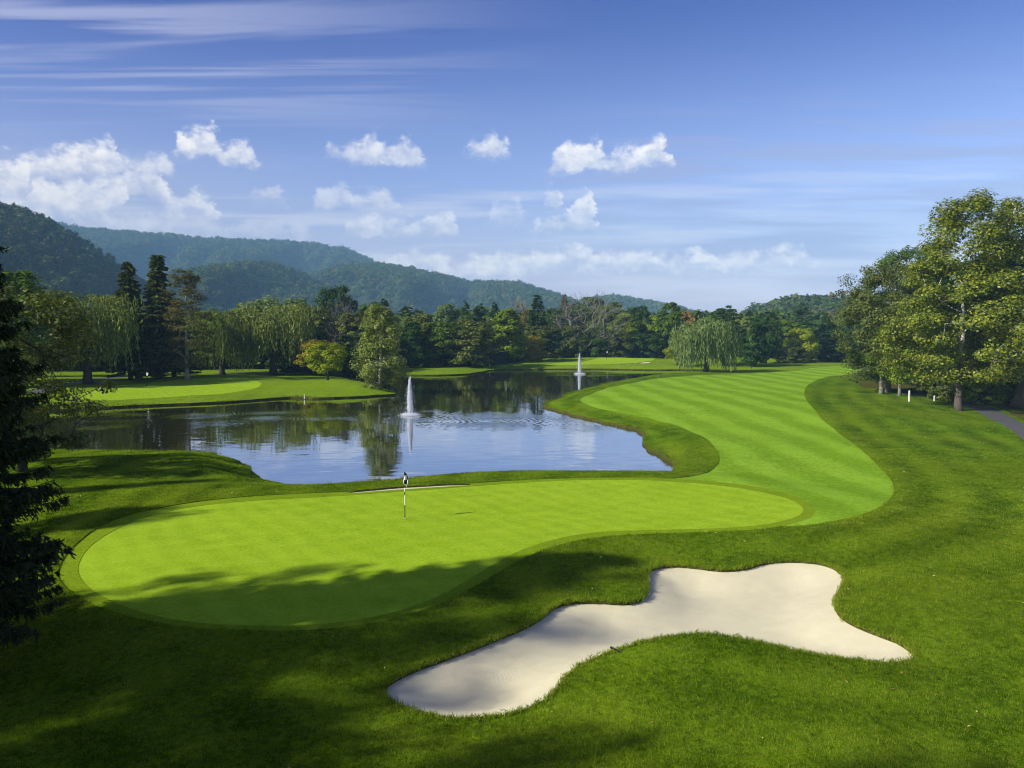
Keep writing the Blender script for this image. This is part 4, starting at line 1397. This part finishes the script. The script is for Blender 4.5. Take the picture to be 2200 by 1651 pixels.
# back row between birch and far fountain
T('low_a', 905, 672, 100, 'olive', 'dark olive tree right of the birch in the back row', Y=190)
T('maple_d', 885, 690, 70, 'dark', 'dark tree close behind the right edge of the birch', Y=182)
T('low_b', 950, 692, 110, 'mid', 'round crowned green tree second right of the birch', Y=188)
T('low_a', 1018, 686, 110, 'olive', 'broad dense olive tree in the middle of the back row', Y=186)
T('pine_b', 1000, 644, 48, 'pine', 'left pine of the three pine tops above the back row', Y=225, name='pine_tree', cat='pine')
T('pine_a', 1030, 650, 50, 'pine', 'middle pine of the three pine tops above the back row', Y=228, name='pine_tree', cat='pine')
T('pine_b', 1062, 648, 46, 'pine', 'right pine of the three pine tops above the back row', Y=222, name='pine_tree', cat='pine')
T('low_a', 962, 652, 80, 'pale', 'pale tree behind the back row, left of the three pines', Y=240)
T('maple_d', 1092, 662, 90, 'bright', 'light green tree left of the conifer and dead tree', Y=205)
T('bare_b', 1118, 652, 44, 'orange', 'thin peach coloured tree behind the light green one', Y=232)
T('fir_a', 1155, 632, 74, 'pine', 'pointed fir left of the big dead tree', Y=228, name='fir_tree', cat='fir')
T('bare_a', 1258, 638, 150, 'twig', 'big leafless grey tree spreading behind the far fountain', Y=226, name='dead_tree', cat='dead tree')
T('low_b', 1215, 662, 110, 'dark', 'dark tree behind the left half of the big dead tree', Y=250)
T('low_a', 1268, 638, 110, 'dark', 'dark rounded tree behind the right half of the big dead tree', Y=255)
T('pine_b', 1213, 632, 40, 'russet', 'thin brownish conifer top behind the big dead tree', Y=265, name='conifer_tree', cat='conifer')
T('low_b', 1175, 700, 90, 'olive', 'low olive tree under the pointed fir', Y=224)
T('low_a', 1310, 648, 80, 'mid', 'green tree directly right of the big dead tree', Y=245)
T('maple_d', 1342, 672, 84, 'bright', 'bright yellowish green tree with stacked boughs right of the dead tree', Y=232)
T('low_a', 1372, 656, 70, 'dark', 'dark round topped tree behind the bright yellowish green one', Y=256)
T('low_b', 1385, 690, 90, 'dark', 'dark low tree between the bright tree and the tall ash', Y=242)
T('low_a', 1412, 676, 60, 'bright', 'narrow bright green tree left of the tall dark ash', Y=238)
T('maple_d', 1440, 648, 70, 'mid', 'tall pointed green tree left of the pale willow', Y=234)
T('maple_d', 1476, 668, 54, 'orange', 'orange autumn tree between the tall pointed tree and the pale willow', Y=246)
T('willow_c', 1517, 680, 125, 'pale', 'pale grey green weeping willow at the end of the pond', by=799, name='willow_tree', cat='willow')
T('small_a', 1455, 742, 60, 'yellow', 'small yellowish tree with a forked trunk left of the pale willow', by=787)
T('pine_a', 1556, 655, 104, 'pine', 'large dark pine right behind the pale willow', by=787, name='pine_tree', cat='pine')
T('maple_d', 1620, 690, 66, 'dark', 'dark green tree with a short trunk right of the large pine', by=789)
T('low_a', 1645, 672, 60, 'dark', 'second dark tree right of the large pine, a little farther back', by=782)
for (px, w, h_, lf, lb) in [(1190, 90, 62, 'dark', 'dark bush at the foot of the pointed fir'), (1232, 80, 70, 'olive', 'olive bush at the left foot of the big dead tree'), (1280, 90, 66, 'dark', 'dark bush at the right foot of the big dead tree'),
                            (1330, 80, 60, 'olive', 'olive bush under the bright yellowish green tree'), (1140, 70, 54, 'gold', 'golden leaved bush left of the pointed fir'), (1392, 80, 56, 'dark', 'dark bush left of the tall pointed green tree')]:
    Yd = 224 if px > 1150 else 212
    p = at_depth(px, 770, Yd)
    plant('shrub_a', p[0], Yd, h_ / FPX * Yd, w / FPX * Yd, lf, lb, cat='bush', name='shrub')
# bushes and trees at the end of the fairway
T('maple_a', 1690, 686, 80, 'mid', 'green tree behind the mounds at the fairway end, left of the yellow bush', Y=215)
T('shrub_a', 1724, 704, 70, 'yellow', 'yellow green rounded bush at the end of the fairway', Y=208, name='shrub', cat='bush')
T('shrub_a', 1700, 745, 70, 'olive', 'low olive bush under the yellow one at the end of the fairway', Y=205, name='shrub', cat='bush')
T('pine_a', 1722, 650, 76, 'pine', 'pine standing behind the yellow bush at the fairway end', Y=255, name='pine_tree', cat='pine')
T('fir_a', 1786, 690, 80, 'dark', 'dark pyramidal conifer right of the yellow bush', Y=212, name='conifer_tree', cat='conifer')
T('maple_c', 1820, 700, 80, 'dark', 'dark tree between the pyramidal conifer and the right hand wood', Y=215)
T('pine_b', 1775, 672, 60, 'dark', 'dark narrow pine behind the pyramidal conifer', Y=262, name='pine_tree', cat='pine')
T('maple_b', 1845, 660, 80, 'mid', 'green tree behind the left edge of the right hand wood', Y=230)
# right hand wood
T('sycamore_a', 2062, 412, 370, 'syc', 'big sycamore with white upper limbs and a stout trunk beside the cart path', by=884, name='sycamore_tree', cat='sycamore', rz=0.6)
T('sycamore_b', 2188, 405, 330, 'syc', 'second sycamore with a pale trunk at the right edge beyond the path', by=876, name='sycamore_tree', cat='sycamore', rz=2.2)
T('oak_a', 1896, 560, 190, 'olive', 'olive oak at the left end of the right hand wood', Y=112, name='oak_tree', cat='oak')
T('under_a', 1905, 702, 130, 'mid', 'low maple at the left edge of the right hand wood', by=844, name='maple_tree', cat='maple')
T('under_a', 1933, 690, 120, 'bright', 'low light green maple in front of the wood, left of the white posts', by=852, name='maple_tree', cat='maple')
T('under_a', 1914, 690, 110, 'olive', 'olive maple behind the two low maples', Y=116, name='maple_tree', cat='maple')
T('under_a', 1975, 640, 130, 'olive', 'olive understorey tree behind the taller white post', Y=118)
T('pine_a', 2140, 520, 230, 'pine', 'dark pine between the two sycamores', Y=108, name='pine_tree', cat='pine')
T('pine_a', 2030, 560, 180, 'dark', 'dark tree behind the left half of the big sycamore', Y=122)
T('oak_a', 1960, 520, 170, 'mid', 'green tree behind the left shoulder of the big sycamore', Y=130)
T('maple_c', 2240, 500, 260, 'dark', 'dark tree beyond the right edge sycamore', Y=112)
for (px, Yd, w, h_, lf, lb) in [(2110, 101, 120, 60, 'bright', 'light green undergrowth just right of the big sycamore trunk'), (2155, 103, 110, 70, 'olive', 'olive undergrowth left of the pale sycamore trunk'),
                                (2040, 104, 110, 90, 'olive', 'undergrowth left of the big sycamore trunk behind the path'), (2000, 128, 160, 80, 'dark', 'dark undergrowth deep in the wood behind the white posts'),
                                (2190, 110, 130, 90, 'dark', 'dark undergrowth at the right edge behind the pale sycamore trunk'), (1940, 135, 150, 70, 'dark', 'dark undergrowth behind the low maples')]:
    p = at_depth(px, 800, Yd)
    plant('shrub_a', p[0], Yd, h_ / FPX * Yd, w / FPX * Yd, lf, lb, cat='bush', name='shrub')
# left foreground
pS = gp(-140, 1452, h_land)
plant('near_spruce', pS[0], pS[1], 14.2, 7.0, 'near_spruce', 'huge dark spruce with drooping boughs at the left edge of the foreground', cat='spruce', name='spruce_tree', rz=0.3)
plant('near_broad', -29.5, 50.0, 11.2, 10.5, 'olive', 'broadleaf tree with sunlit leaves behind the dark foreground spruce', rz=1.0)
# trees left of and behind the viewpoint, seen only by the shade they throw over the foreground
# (across the sun's line, along it, height, width)
for m_, q_, s_, H_, w_ in [('shade_c', 28.3, -15, 15, 6), ('shade_c', 27.2, -23, 18, 7), ('shade_b', 24.0, -21, 17, 9), ('shade_c', 23.0, -18, 22, 9), ('shade_c', 20.5, -20, 20, 8), ('shade_a', 17.5, -23, 16, 9), ('shade_c', 13.0, -20, 19, 9), ('shade_c', 9.0, -16, 20, 9),
                           ('shade_b', 41.5, -18, 13.5, 6), ('spruce_b', 61.5, -23, 17, 4.2), ('spruce_b', 56.5, -24, 18, 4.2), ('spruce_b', 51.0, -23, 18, 4.4), ('shade_b', 20.0, -36, 18, 12), ('shade_a', 30.0, -38, 18, 11),
                           ('shade_b', 17.5, -14, 12, 8), ('shade_c', 13.5, -13, 13, 8), ('shade_a', 150.0, -16, 18, 12), ('shade_b', 166.0, -14, 18, 12)]:  # first two here are extra unseen trees, added to darken the lower left
    plant(m_, 0.9 * s_ - 0.436 * q_, 0.436 * s_ + 0.9 * q_, H_, w_, 'mid', 'tall tree outside the picture shading the foreground grass', group='shade trees left of the viewpoint')


# ------------------------------------------------------------------ hills and distant forest
def far_crown(seed, n=150):
    rng = np.random.RandomState(seed)
    g = Geo()
    cl = unit(rng.normal(0, 1, (7, 3))) * np.array((0.55, 0.55, 0.35)) + np.array((0, 0, 0.35))
    put_leaves(g, rng, cl, n // 7, (0.52, 0.52, 0.42), 0.19, 0.8, 0.6, 0.6)
    # a short stem
    g.tube(np.array(((0, 0, -1.1), (0, 0, 0.3))), (0.05, 0.03), 4)
    return g.mesh('far_crown')


FAR = [far_crown(70 + i) for i in range(4)]


def hill(name, profile, Y, depth, label, crown, dens, seed, back=None, gul=0.38):
    rng = np.random.RandomState(seed)
    back = back or depth * 0.6
    xs_px = np.arange(profile[0][0], profile[-1][0] + 1, 14.0)
    pz = np.interp(xs_px, [p[0] for p in profile], [p[1] for p in profile])
    crest = np.array([at_depth(a, b, Y) for a, b in zip(xs_px, pz)])
    crest[:, 2] -= crown * 0.9
    ns = 40
    s_ = np.linspace(-1, 1, ns)                    # -1 the foot towards us, 0 the crest, 1 behind
    ph = rng.uniform(0, 6.283, 8)
    V, Z = [], []
    for sv in s_:
        yy = crest[:, 1] + np.where(sv < 0, sv * depth, sv * back)
        xx = crest[:, 0] * (1 + 0.0 * sv)
        f = math.cos(abs(sv) ** 1.05 * math.pi / 2)
        k = 2 * math.pi / (depth * 0.55)
        gl = gul * (np.sin(k * xx + ph[0] + 1.5 * sv) + 0.6 * np.sin(2.1 * k * xx + ph[1] - 2.5 * sv) + 0.4 * np.sin(4.3 * k * xx + ph[2] + 3 * sv)) * abs(sv) * (1 - abs(sv)) * 4 * 0.4
        zz = np.maximum(crest[:, 2], 0) * np.clip(f + gl, 0, 1.0 - 0.45 * abs(sv)) - 2.0 * abs(sv)
        V.append(np.stack((xx, yy, zz), 1))
    V = np.array(V)
    n = V.shape[1]
    idx = np.arange(ns * n).reshape(ns, n)
    q = np.stack((idx[:-1, :-1], idx[:-1, 1:], idx[1:, 1:], idx[1:, :-1]), -1).reshape(-1, 4)
    vv = V.reshape(-1, 3)
    o = link(name, mesh_np(name, vv, q, True), M['rock'])
    tag(o, label, None, None, 'structure')
    tri = np.concatenate((q[:, [0, 1, 2]], q[:, [0, 2, 3]]))
    fr = vv[tri].mean(1)
    lim = Y + back * 0.12
    P = sample_tris(vv, tri, lambda x, y: np.full(len(x), dens), lambda x, y: (y < lim) & (np.abs(x) < 0.72 * y + 30), rng)
    P = P[P[:, 2] > -1.5]
    sc = crown * rng.uniform(0.65, 1.35, len(P))
    scatter(name + '_forest', P, np.stack((sc, sc, sc * rng.uniform(0.85, 1.25, len(P))), 1), FAR, L['hill'], label.replace('hill', 'forest on the hill').replace('ridge', 'forest on the ridge'), 'forest', 0.1, seed)
    return len(P)


HN = []
HN.append(hill('near_hill', [(-420, 360), (-260, 385), (-120, 405), (0, 435), (60, 447), (120, 478), (190, 525), (260, 582), (330, 628), (420, 680), (520, 720)], 900, 420, 'steep dark wooded hill at the left edge', 6.0, 1 / 85.0, 81))
HN.append(hill('spur_hill', [(300, 715), (380, 645), (450, 592), (520, 563), (580, 560), (640, 580), (700, 612), (770, 655), (860, 700)], 1450, 450, 'dark wooded spur hill in front of the long ridge', 7.4, 1 / 130.0, 82))
HN.append(hill('middle_ridge', [(520, 715), (580, 650), (640, 606), (700, 580), (760, 563), (830, 566), (900, 577), (960, 590), (1010, 602), (1070, 604), (1110, 605), (1150, 617), (1200, 633), (1240, 652), (1290, 690), (1340, 715)], 2000, 600, 'middle wooded ridge falling to the right behind the birch', 8.2, 1 / 165.0, 86, gul=0.5))
HN.append(hill('far_ridge', [(-60, 466), (20, 464), (100, 471), (150, 481), (240, 492), (330, 499), (450, 508), (560, 514), (640, 518), (700, 521), (740, 530), (790, 551), (850, 585), (900, 620), (960, 680), (1000, 715)], 2900, 800, 'farthest and bluest wooded ridge at left', 10.5, 1 / 260.0, 83, gul=0.5))
HN.append(hill('right_far_hill', [(1180, 700), (1220, 655), (1260, 639), (1310, 633), (1370, 642), (1430, 655), (1480, 668), (1530, 682), (1620, 700)], 2000, 450, 'low hazy wooded hill in the middle distance, right of centre', 8.2, 1 / 165.0, 84))
HN.append(hill('right_near_hill', [(1530, 715), (1580, 680), (1620, 662), (1660, 648), (1700, 638), (1740, 634), (1780, 642), (1810, 652), (1850, 642), (1900, 632), (2000, 622), (2150, 615), (2350, 600)], 640, 240, 'small wooded hill behind the end of the fairway at right', 5.0, 1 / 55.0, 85))
# the wood on the valley floor behind the tree line
rg = np.random.RandomState(91)
n = 1500
yy = rg.uniform(245, 620, n)
xx = rg.uniform(-0.68, 0.68, n) * yy
k = ~((xx > 0.24 * yy) & (xx < 0.46 * yy) & (yy < 250))
P = np.stack((xx[k], yy[k], rg.uniform(4.5, 7.5, k.sum())), 1)
sc = rg.uniform(4.5, 7.0, len(P))
scatter('valley_forest', P, np.stack((sc, sc, sc * 1.15), 1), FAR, L['hill'], 'distant valley wood seen between and above the tree line', 'forest', 0.1, 7)

# haze: the air over the whole valley
g = Geo()
g.box((0, 1800, 225), (5200, 4000, 456))
hz = link('haze', g.mesh('haze'))
hm = bpy.data.materials.new('valley_haze')
hm.use_nodes = True
hm.node_tree.nodes.clear()
ht = NT(hm.node_tree)
ho = ht.node('ShaderNodeOutputMaterial')
pv = ht.node('ShaderNodeVolumePrincipled', {'Color': (0.34, 0.68, 1.0, 1.0), 'Density': 0.00020, 'Anisotropy': -0.25})
ht.l.new(pv.outputs[0], ho.inputs['Volume'])
hz.data.materials.append(hm)
tag(hz, 'thin blue haze over the whole valley', 'haze', None, 'stuff')

# ------------------------------------------------------------------ fountains
def fountain_mesh(seed, H=3.7):
    rng = np.random.RandomState(seed)
    g = Geo()
    n = 5600
    t = rng.uniform(0, 1, n) ** 0.85
    # thin rising jets that break up, and drops falling back round them
    fall = rng.uniform(0, 1, n) < 0.55
    jet = rng.randint(0, 9, n)
    peak = H * np.array((1.0, 0.90, 0.80, 0.96, 0.74, 0.87, 0.66, 0.93, 0.78))[jet] * rng.uniform(0.96, 1.02, n)
    z = np.where(fall, peak * (0.10 + 0.86 * rng.uniform(0, 1, n) ** 0.75), peak * t)
    zn = np.clip(z / peak, 0, 1)
    r = np.where(fall, 0.05 + 0.30 * np.sqrt(1 - zn) * rng.uniform(0, 1, n) ** 0.8 * np.clip(zn * 4 + 0.35, 0, 1), 0.03 + 0.10 * zn * rng.uniform(0, 1, n))
    a = rng.uniform(0, 6.283, n)
    a = np.where(fall, a, jet * 0.7 + rng.normal(0, 0.3, n))
    c_ = np.stack((r * np.cos(a), r * np.sin(a), z), 1)
    ax = unit(np.stack((0.10 * np.cos(a), 0.10 * np.sin(a), np.where(fall, -1, 1)), 1) + rng.normal(0, 0.06, (n, 3))) * rng.uniform(0.05, 0.17, n)[:, None]
    sd = unit(np.cross(ax, rng.normal(0, 1, (n, 3)))) * rng.uniform(0.006, 0.015, n)[:, None]
    g.quads(c_, ax, sd)
    n = 900
    a = rng.uniform(0, 6.283, n)
    z = H * rng.uniform(0.03, 0.8, n) ** 1.2
    r = 0.15 + 0.55 * rng.uniform(0, 1, n) ** 1.5 * np.sqrt(1 - z / H)
    sd = unit(rng.normal(0, 1, (n, 3)))
    g.quads(np.stack((r * np.cos(a), r * np.sin(a), z), 1), np.array((0.0, 0.0, 1.0)) * rng.uniform(0.03, 0.08, n)[:, None], sd * 0.008)
    return g


m, t, out = material('fountain_spray')
d1 = t.node('ShaderNodeBsdfDiffuse', {'Color': (0.88, 0.92, 0.97, 1.0)})
d2 = t.node('ShaderNodeBsdfTranslucent', {'Color': (0.88, 0.92, 0.97, 1.0)})
mx = t.node('ShaderNodeMixShader', {0: 0.5, 1: d1.outputs[0], 2: d2.outputs[0]})
t.l.new(mx.outputs[0], out.inputs[0])
M['spray'] = m
spray = fountain_mesh(5).mesh('spray')
rng = np.random.RandomState(6)
g = Geo()
n = 2600
a = rng.uniform(0, 6.283, n)
r = np.abs(rng.normal(0.55, 0.22, n))
c_ = np.stack((r * np.cos(a), r * np.sin(a), np.abs(rng.normal(0, 0.09, n)) + 0.012), 1)
nn = unit(rng.normal(0, 1, (n, 3)))
t1 = unit(np.cross(nn, rng.normal(0, 1, (n, 3))))
g.quads(c_, t1 * 0.035, np.cross(nn, t1) * 0.025)
splash = g.mesh('splash_ring')
g = Geo()
g.lathe([(0.0, -0.12), (0.22, -0.12), (0.27, -0.04), (0.24, 0.02), (0.10, 0.04), (0.05, 0.10), (0.0, 0.10)], 20)
floatm = g.mesh('float', True)
for (p, sc_, lab) in [(F1, 1.16, 'near fountain jet, taller in the picture, beside the birch'), (F2, 1.16, 'far fountain jet in front of the big leafless tree')]:
    root = empty('fountain', (p[0], p[1], WZ), 0.0, (sc_, sc_, sc_))
    tag(root, lab, 'fountain', 'fountains in the pond')
    link('jet', spray, M['spray'], root)
    link('splash_ring', splash, M['spray'], root)
    link('float', floatm, M['black'], root)


# ------------------------------------------------------------------ flagsticks
def band_tube(parent, name, z0, z1, r, mat, s=8):
    g = Geo()
    g.tube(np.array(((0, 0, z0), (0, 0, z1))), r, s)
    return g.obj(name, mat, parent)


p = gp(870, 1114, h_land)
H_ = 2.13
pin = empty('flagstick', (p[0], p[1], ground(p[0], p[1])))
tag(pin, 'black and white banded flagstick with a limp chequered flag on the near green', 'flagstick')
for z0, z1, mt in ((0.0, 0.60, 'black'), (0.60, 1.06, 'white'), (1.06, 1.21, 'black'), (1.21, 1.40, 'white'), (1.40, 2.13, 'black')):
    band_tube(pin, 'pole_band', z0, z1, 0.021, M[mt])
g = Geo()                                            # limp flag hanging in folds
nu, nv = 9, 12
fl = []
for i in range(nv):
    v_ = i / (nv - 1)
    for j in range(nu):
        u_ = j / (nu - 1)
        wdt = 0.07 + 0.16 * math.sin(min(1, v_ * 1.25) * math.pi * 0.62)
        fl.append((0.02 + (u_ - 0.42) * wdt * (1.0 + 0.2 * math.sin(5 * v_)), 0.05 * math.sin(u_ * 9 + v_ * 2) * (0.4 + v_), 2.08 - 0.50 * v_ - 0.18 * u_ * v_ * v_))
idx = np.arange(nu * nv).reshape(nv, nu)
g.add(fl, np.stack((idx[:-1, :-1], idx[:-1, 1:], idx[1:, 1:], idx[1:, :-1]), -1).reshape(-1, 4))
m, t, out = material('chequered_flag')
ob = t.node('ShaderNodeTexCoord').outputs['Object']
ch = t.node('ShaderNodeTexChecker', {'Vector': t.vm('ADD', t.vm('MULTIPLY', ob, (1.0, 0.0, 0.72)), (0.035, 0.05, 0.02)), 'Scale': 7.0, 'Color1': (0.75, 0.75, 0.74, 1), 'Color2': (0.012, 0.012, 0.014, 1)})
principled(t, out, ch.outputs[0], 0.8, 0.2)
fo = g.obj('flag', m, pin, True)
md = fo.modifiers.new('thickness', 'SOLIDIFY')
md.thickness = 0.004
g = Geo()
g.lathe([(0.030, 0.004), (0.058, 0.004), (0.064, 0.012), (0.054, 0.016), (0.050, 0.004)], 20)
g.obj('hole_rim', M['white'], pin, True)
for (px, by, ty, lab) in [(315, 833, 814, 'small flagstick on the peninsula green at left'), (1303, 774, 761, 'small white flagged stick on the far green')]:
    q = gp(px, by, h_land)
    f = empty('flagstick', (q[0], q[1], ground(q[0], q[1])))
    tag(f, lab, 'flagstick')
    band_tube(f, 'pole', 0, 2.2, 0.03, M['black'] if px < 1000 else M['black'])
    g = Geo()
    g.add([(0.02, 0, 2.2), (0.30, 0.05, 2.10), (0.24, -0.02, 1.75), (0.02, 0, 1.72)], [(0, 1, 2, 3)])
    fo = g.obj('flag', M['white'], f)
    md = fo.modifiers.new('thickness', 'SOLIDIFY')
    md.thickness = 0.01


# ------------------------------------------------------------------ posts, stakes, rake, ball washer, fence
def post(px, by, ty, w, mat, lab, cap=None):
    q = gp(px, by, h_land)
    h_ = (by - ty) / FPX * q[1]
    r_ = empty('marker_post', (q[0], q[1], ground(q[0], q[1])))
    tag(r_, lab, 'post')
    g = Geo()
    g.box((0, 0, h_ / 2 - 0.05), (w, w, h_ + 0.1))
    o_ = g.obj('shaft', mat, r_)
    bv = o_.modifiers.new('bevel', 'BEVEL')
    bv.width = w * 0.18
    g = Geo()
    g.tube(np.array(((0, 0, h_ - 0.002), (0, 0, h_ + w * 0.35))), (w * 0.52, w * 0.12), 4)
    g.obj('post_cap', mat if cap is None else cap, r_)


post(1953, 864, 840, 0.17, M['white'], 'taller white post at the edge of the right hand wood')
post(2007, 863, 851, 0.14, M['white'], 'shorter white post beside the cart path')
post(654, 856, 848, 0.10, M['white'], 'pale stake on the bank of the peninsula')
post(1414, 812, 805, 0.14, M['wood'], 'short grey stake on the shore where the fairway meets the pond')
post(1052, 788, 780, 0.14, M['white'], 'little white stake in front of the dark screen fence')
q = gp(938, 788, h_land)
r_ = empty('ball_washer', (q[0], q[1], ground(q[0], q[1])))
tag(r_, 'teal ball washer on a post in front of the dark screen fence', 'ball washer')
g = Geo()
g.tube(np.array(((0, 0, 0), (0, 0, 0.8))), 0.05, 8)
g.obj('stand', M['black'], r_)
g = Geo()
g.lathe([(0.0, 0.78), (0.16, 0.80), (0.17, 1.15), (0.10, 1.22), (0.05, 1.32), (0.0, 1.34)], 12)
g.obj('washer_body', M['teal'], r_, True)
# bunker rake lying on the lip
pa, pb = gp(1318, 1401, h_land), gp(1352, 1390, h_land)
rk = empty('bunker_rake', (pa[0] + 0.05, pa[1] - 0.16, ground(pa[0], pa[1]) + 0.055), math.atan2(pb[1] - pa[1], pb[0] - pa[0]))
tag(rk, 'dark rake lying on the front lip of the foreground bunker', 'rake')
ln_ = math.hypot(pb[0] - pa[0], pb[1] - pa[1])
g = Geo()
g.tube(np.array(((0, 0, 0.05), (0.95, 0.02, 0.0))), 0.022, 6)
g.obj('handle', M['black'], rk)
g = Geo()
g.box((0, 0, 0.045), (0.05, 0.46, 0.05))
g.obj('rake_head', M['black'], rk)
for i in range(9):
    g = Geo()
    g.tube(np.array(((0, -0.20 + i * 0.05, 0.03), (-0.01, -0.20 + i * 0.05, -0.05))), (0.012, 0.006), 4)
    g.obj('tooth', M['black'], rk)
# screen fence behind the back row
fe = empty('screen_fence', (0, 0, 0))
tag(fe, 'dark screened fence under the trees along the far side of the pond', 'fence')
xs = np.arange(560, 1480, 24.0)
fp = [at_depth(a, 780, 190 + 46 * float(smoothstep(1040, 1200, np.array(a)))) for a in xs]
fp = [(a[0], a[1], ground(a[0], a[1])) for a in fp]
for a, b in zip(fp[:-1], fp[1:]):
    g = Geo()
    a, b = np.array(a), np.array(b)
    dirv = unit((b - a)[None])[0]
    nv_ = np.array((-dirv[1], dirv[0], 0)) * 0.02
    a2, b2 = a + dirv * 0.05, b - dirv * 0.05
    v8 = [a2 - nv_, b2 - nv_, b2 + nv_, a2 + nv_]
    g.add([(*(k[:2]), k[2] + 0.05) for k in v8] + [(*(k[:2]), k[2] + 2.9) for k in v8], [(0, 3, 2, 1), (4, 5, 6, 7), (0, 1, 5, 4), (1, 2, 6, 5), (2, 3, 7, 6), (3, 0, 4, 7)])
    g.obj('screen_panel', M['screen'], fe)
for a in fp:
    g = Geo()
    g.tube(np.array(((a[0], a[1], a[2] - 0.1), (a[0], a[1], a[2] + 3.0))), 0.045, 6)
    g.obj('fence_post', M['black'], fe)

# fallen leaves on the grass under and near the trees
rg = np.random.RandomState(23)
v, tri = TERR[0]
P1 = sample_tris(v, tri, lambda x, y: np.where((x > 14) & (y > 60), 0.9, 0.22), lambda x, y: (y > 15) & (y < 110) & (np.abs(x) < 0.64 * y), rg)
P1[:, 2] += 0.035
g = Geo()
n = 1
g.add([(-0.05, 0, 0), (0, -0.03, 0.008), (0.055, 0, 0.004), (0, 0.03, 0.012)], [(0, 1, 2, 3)])
L['litter'] = leaf_mat('fallen_leaf', [(0.1, (0.16, 0.10, 0.03)), (0.6, (0.28, 0.20, 0.06)), (0.95, (0.40, 0.36, 0.20))], 0.1, 0.6, 0.9)
scatter('fallen_leaves', P1, rg.uniform(0.5, 1.2, len(P1)), [g.mesh('fallen_leaf')], L['litter'], 'scattered fallen leaves lying on the rough grass', 'leaves', 0.3, 12)
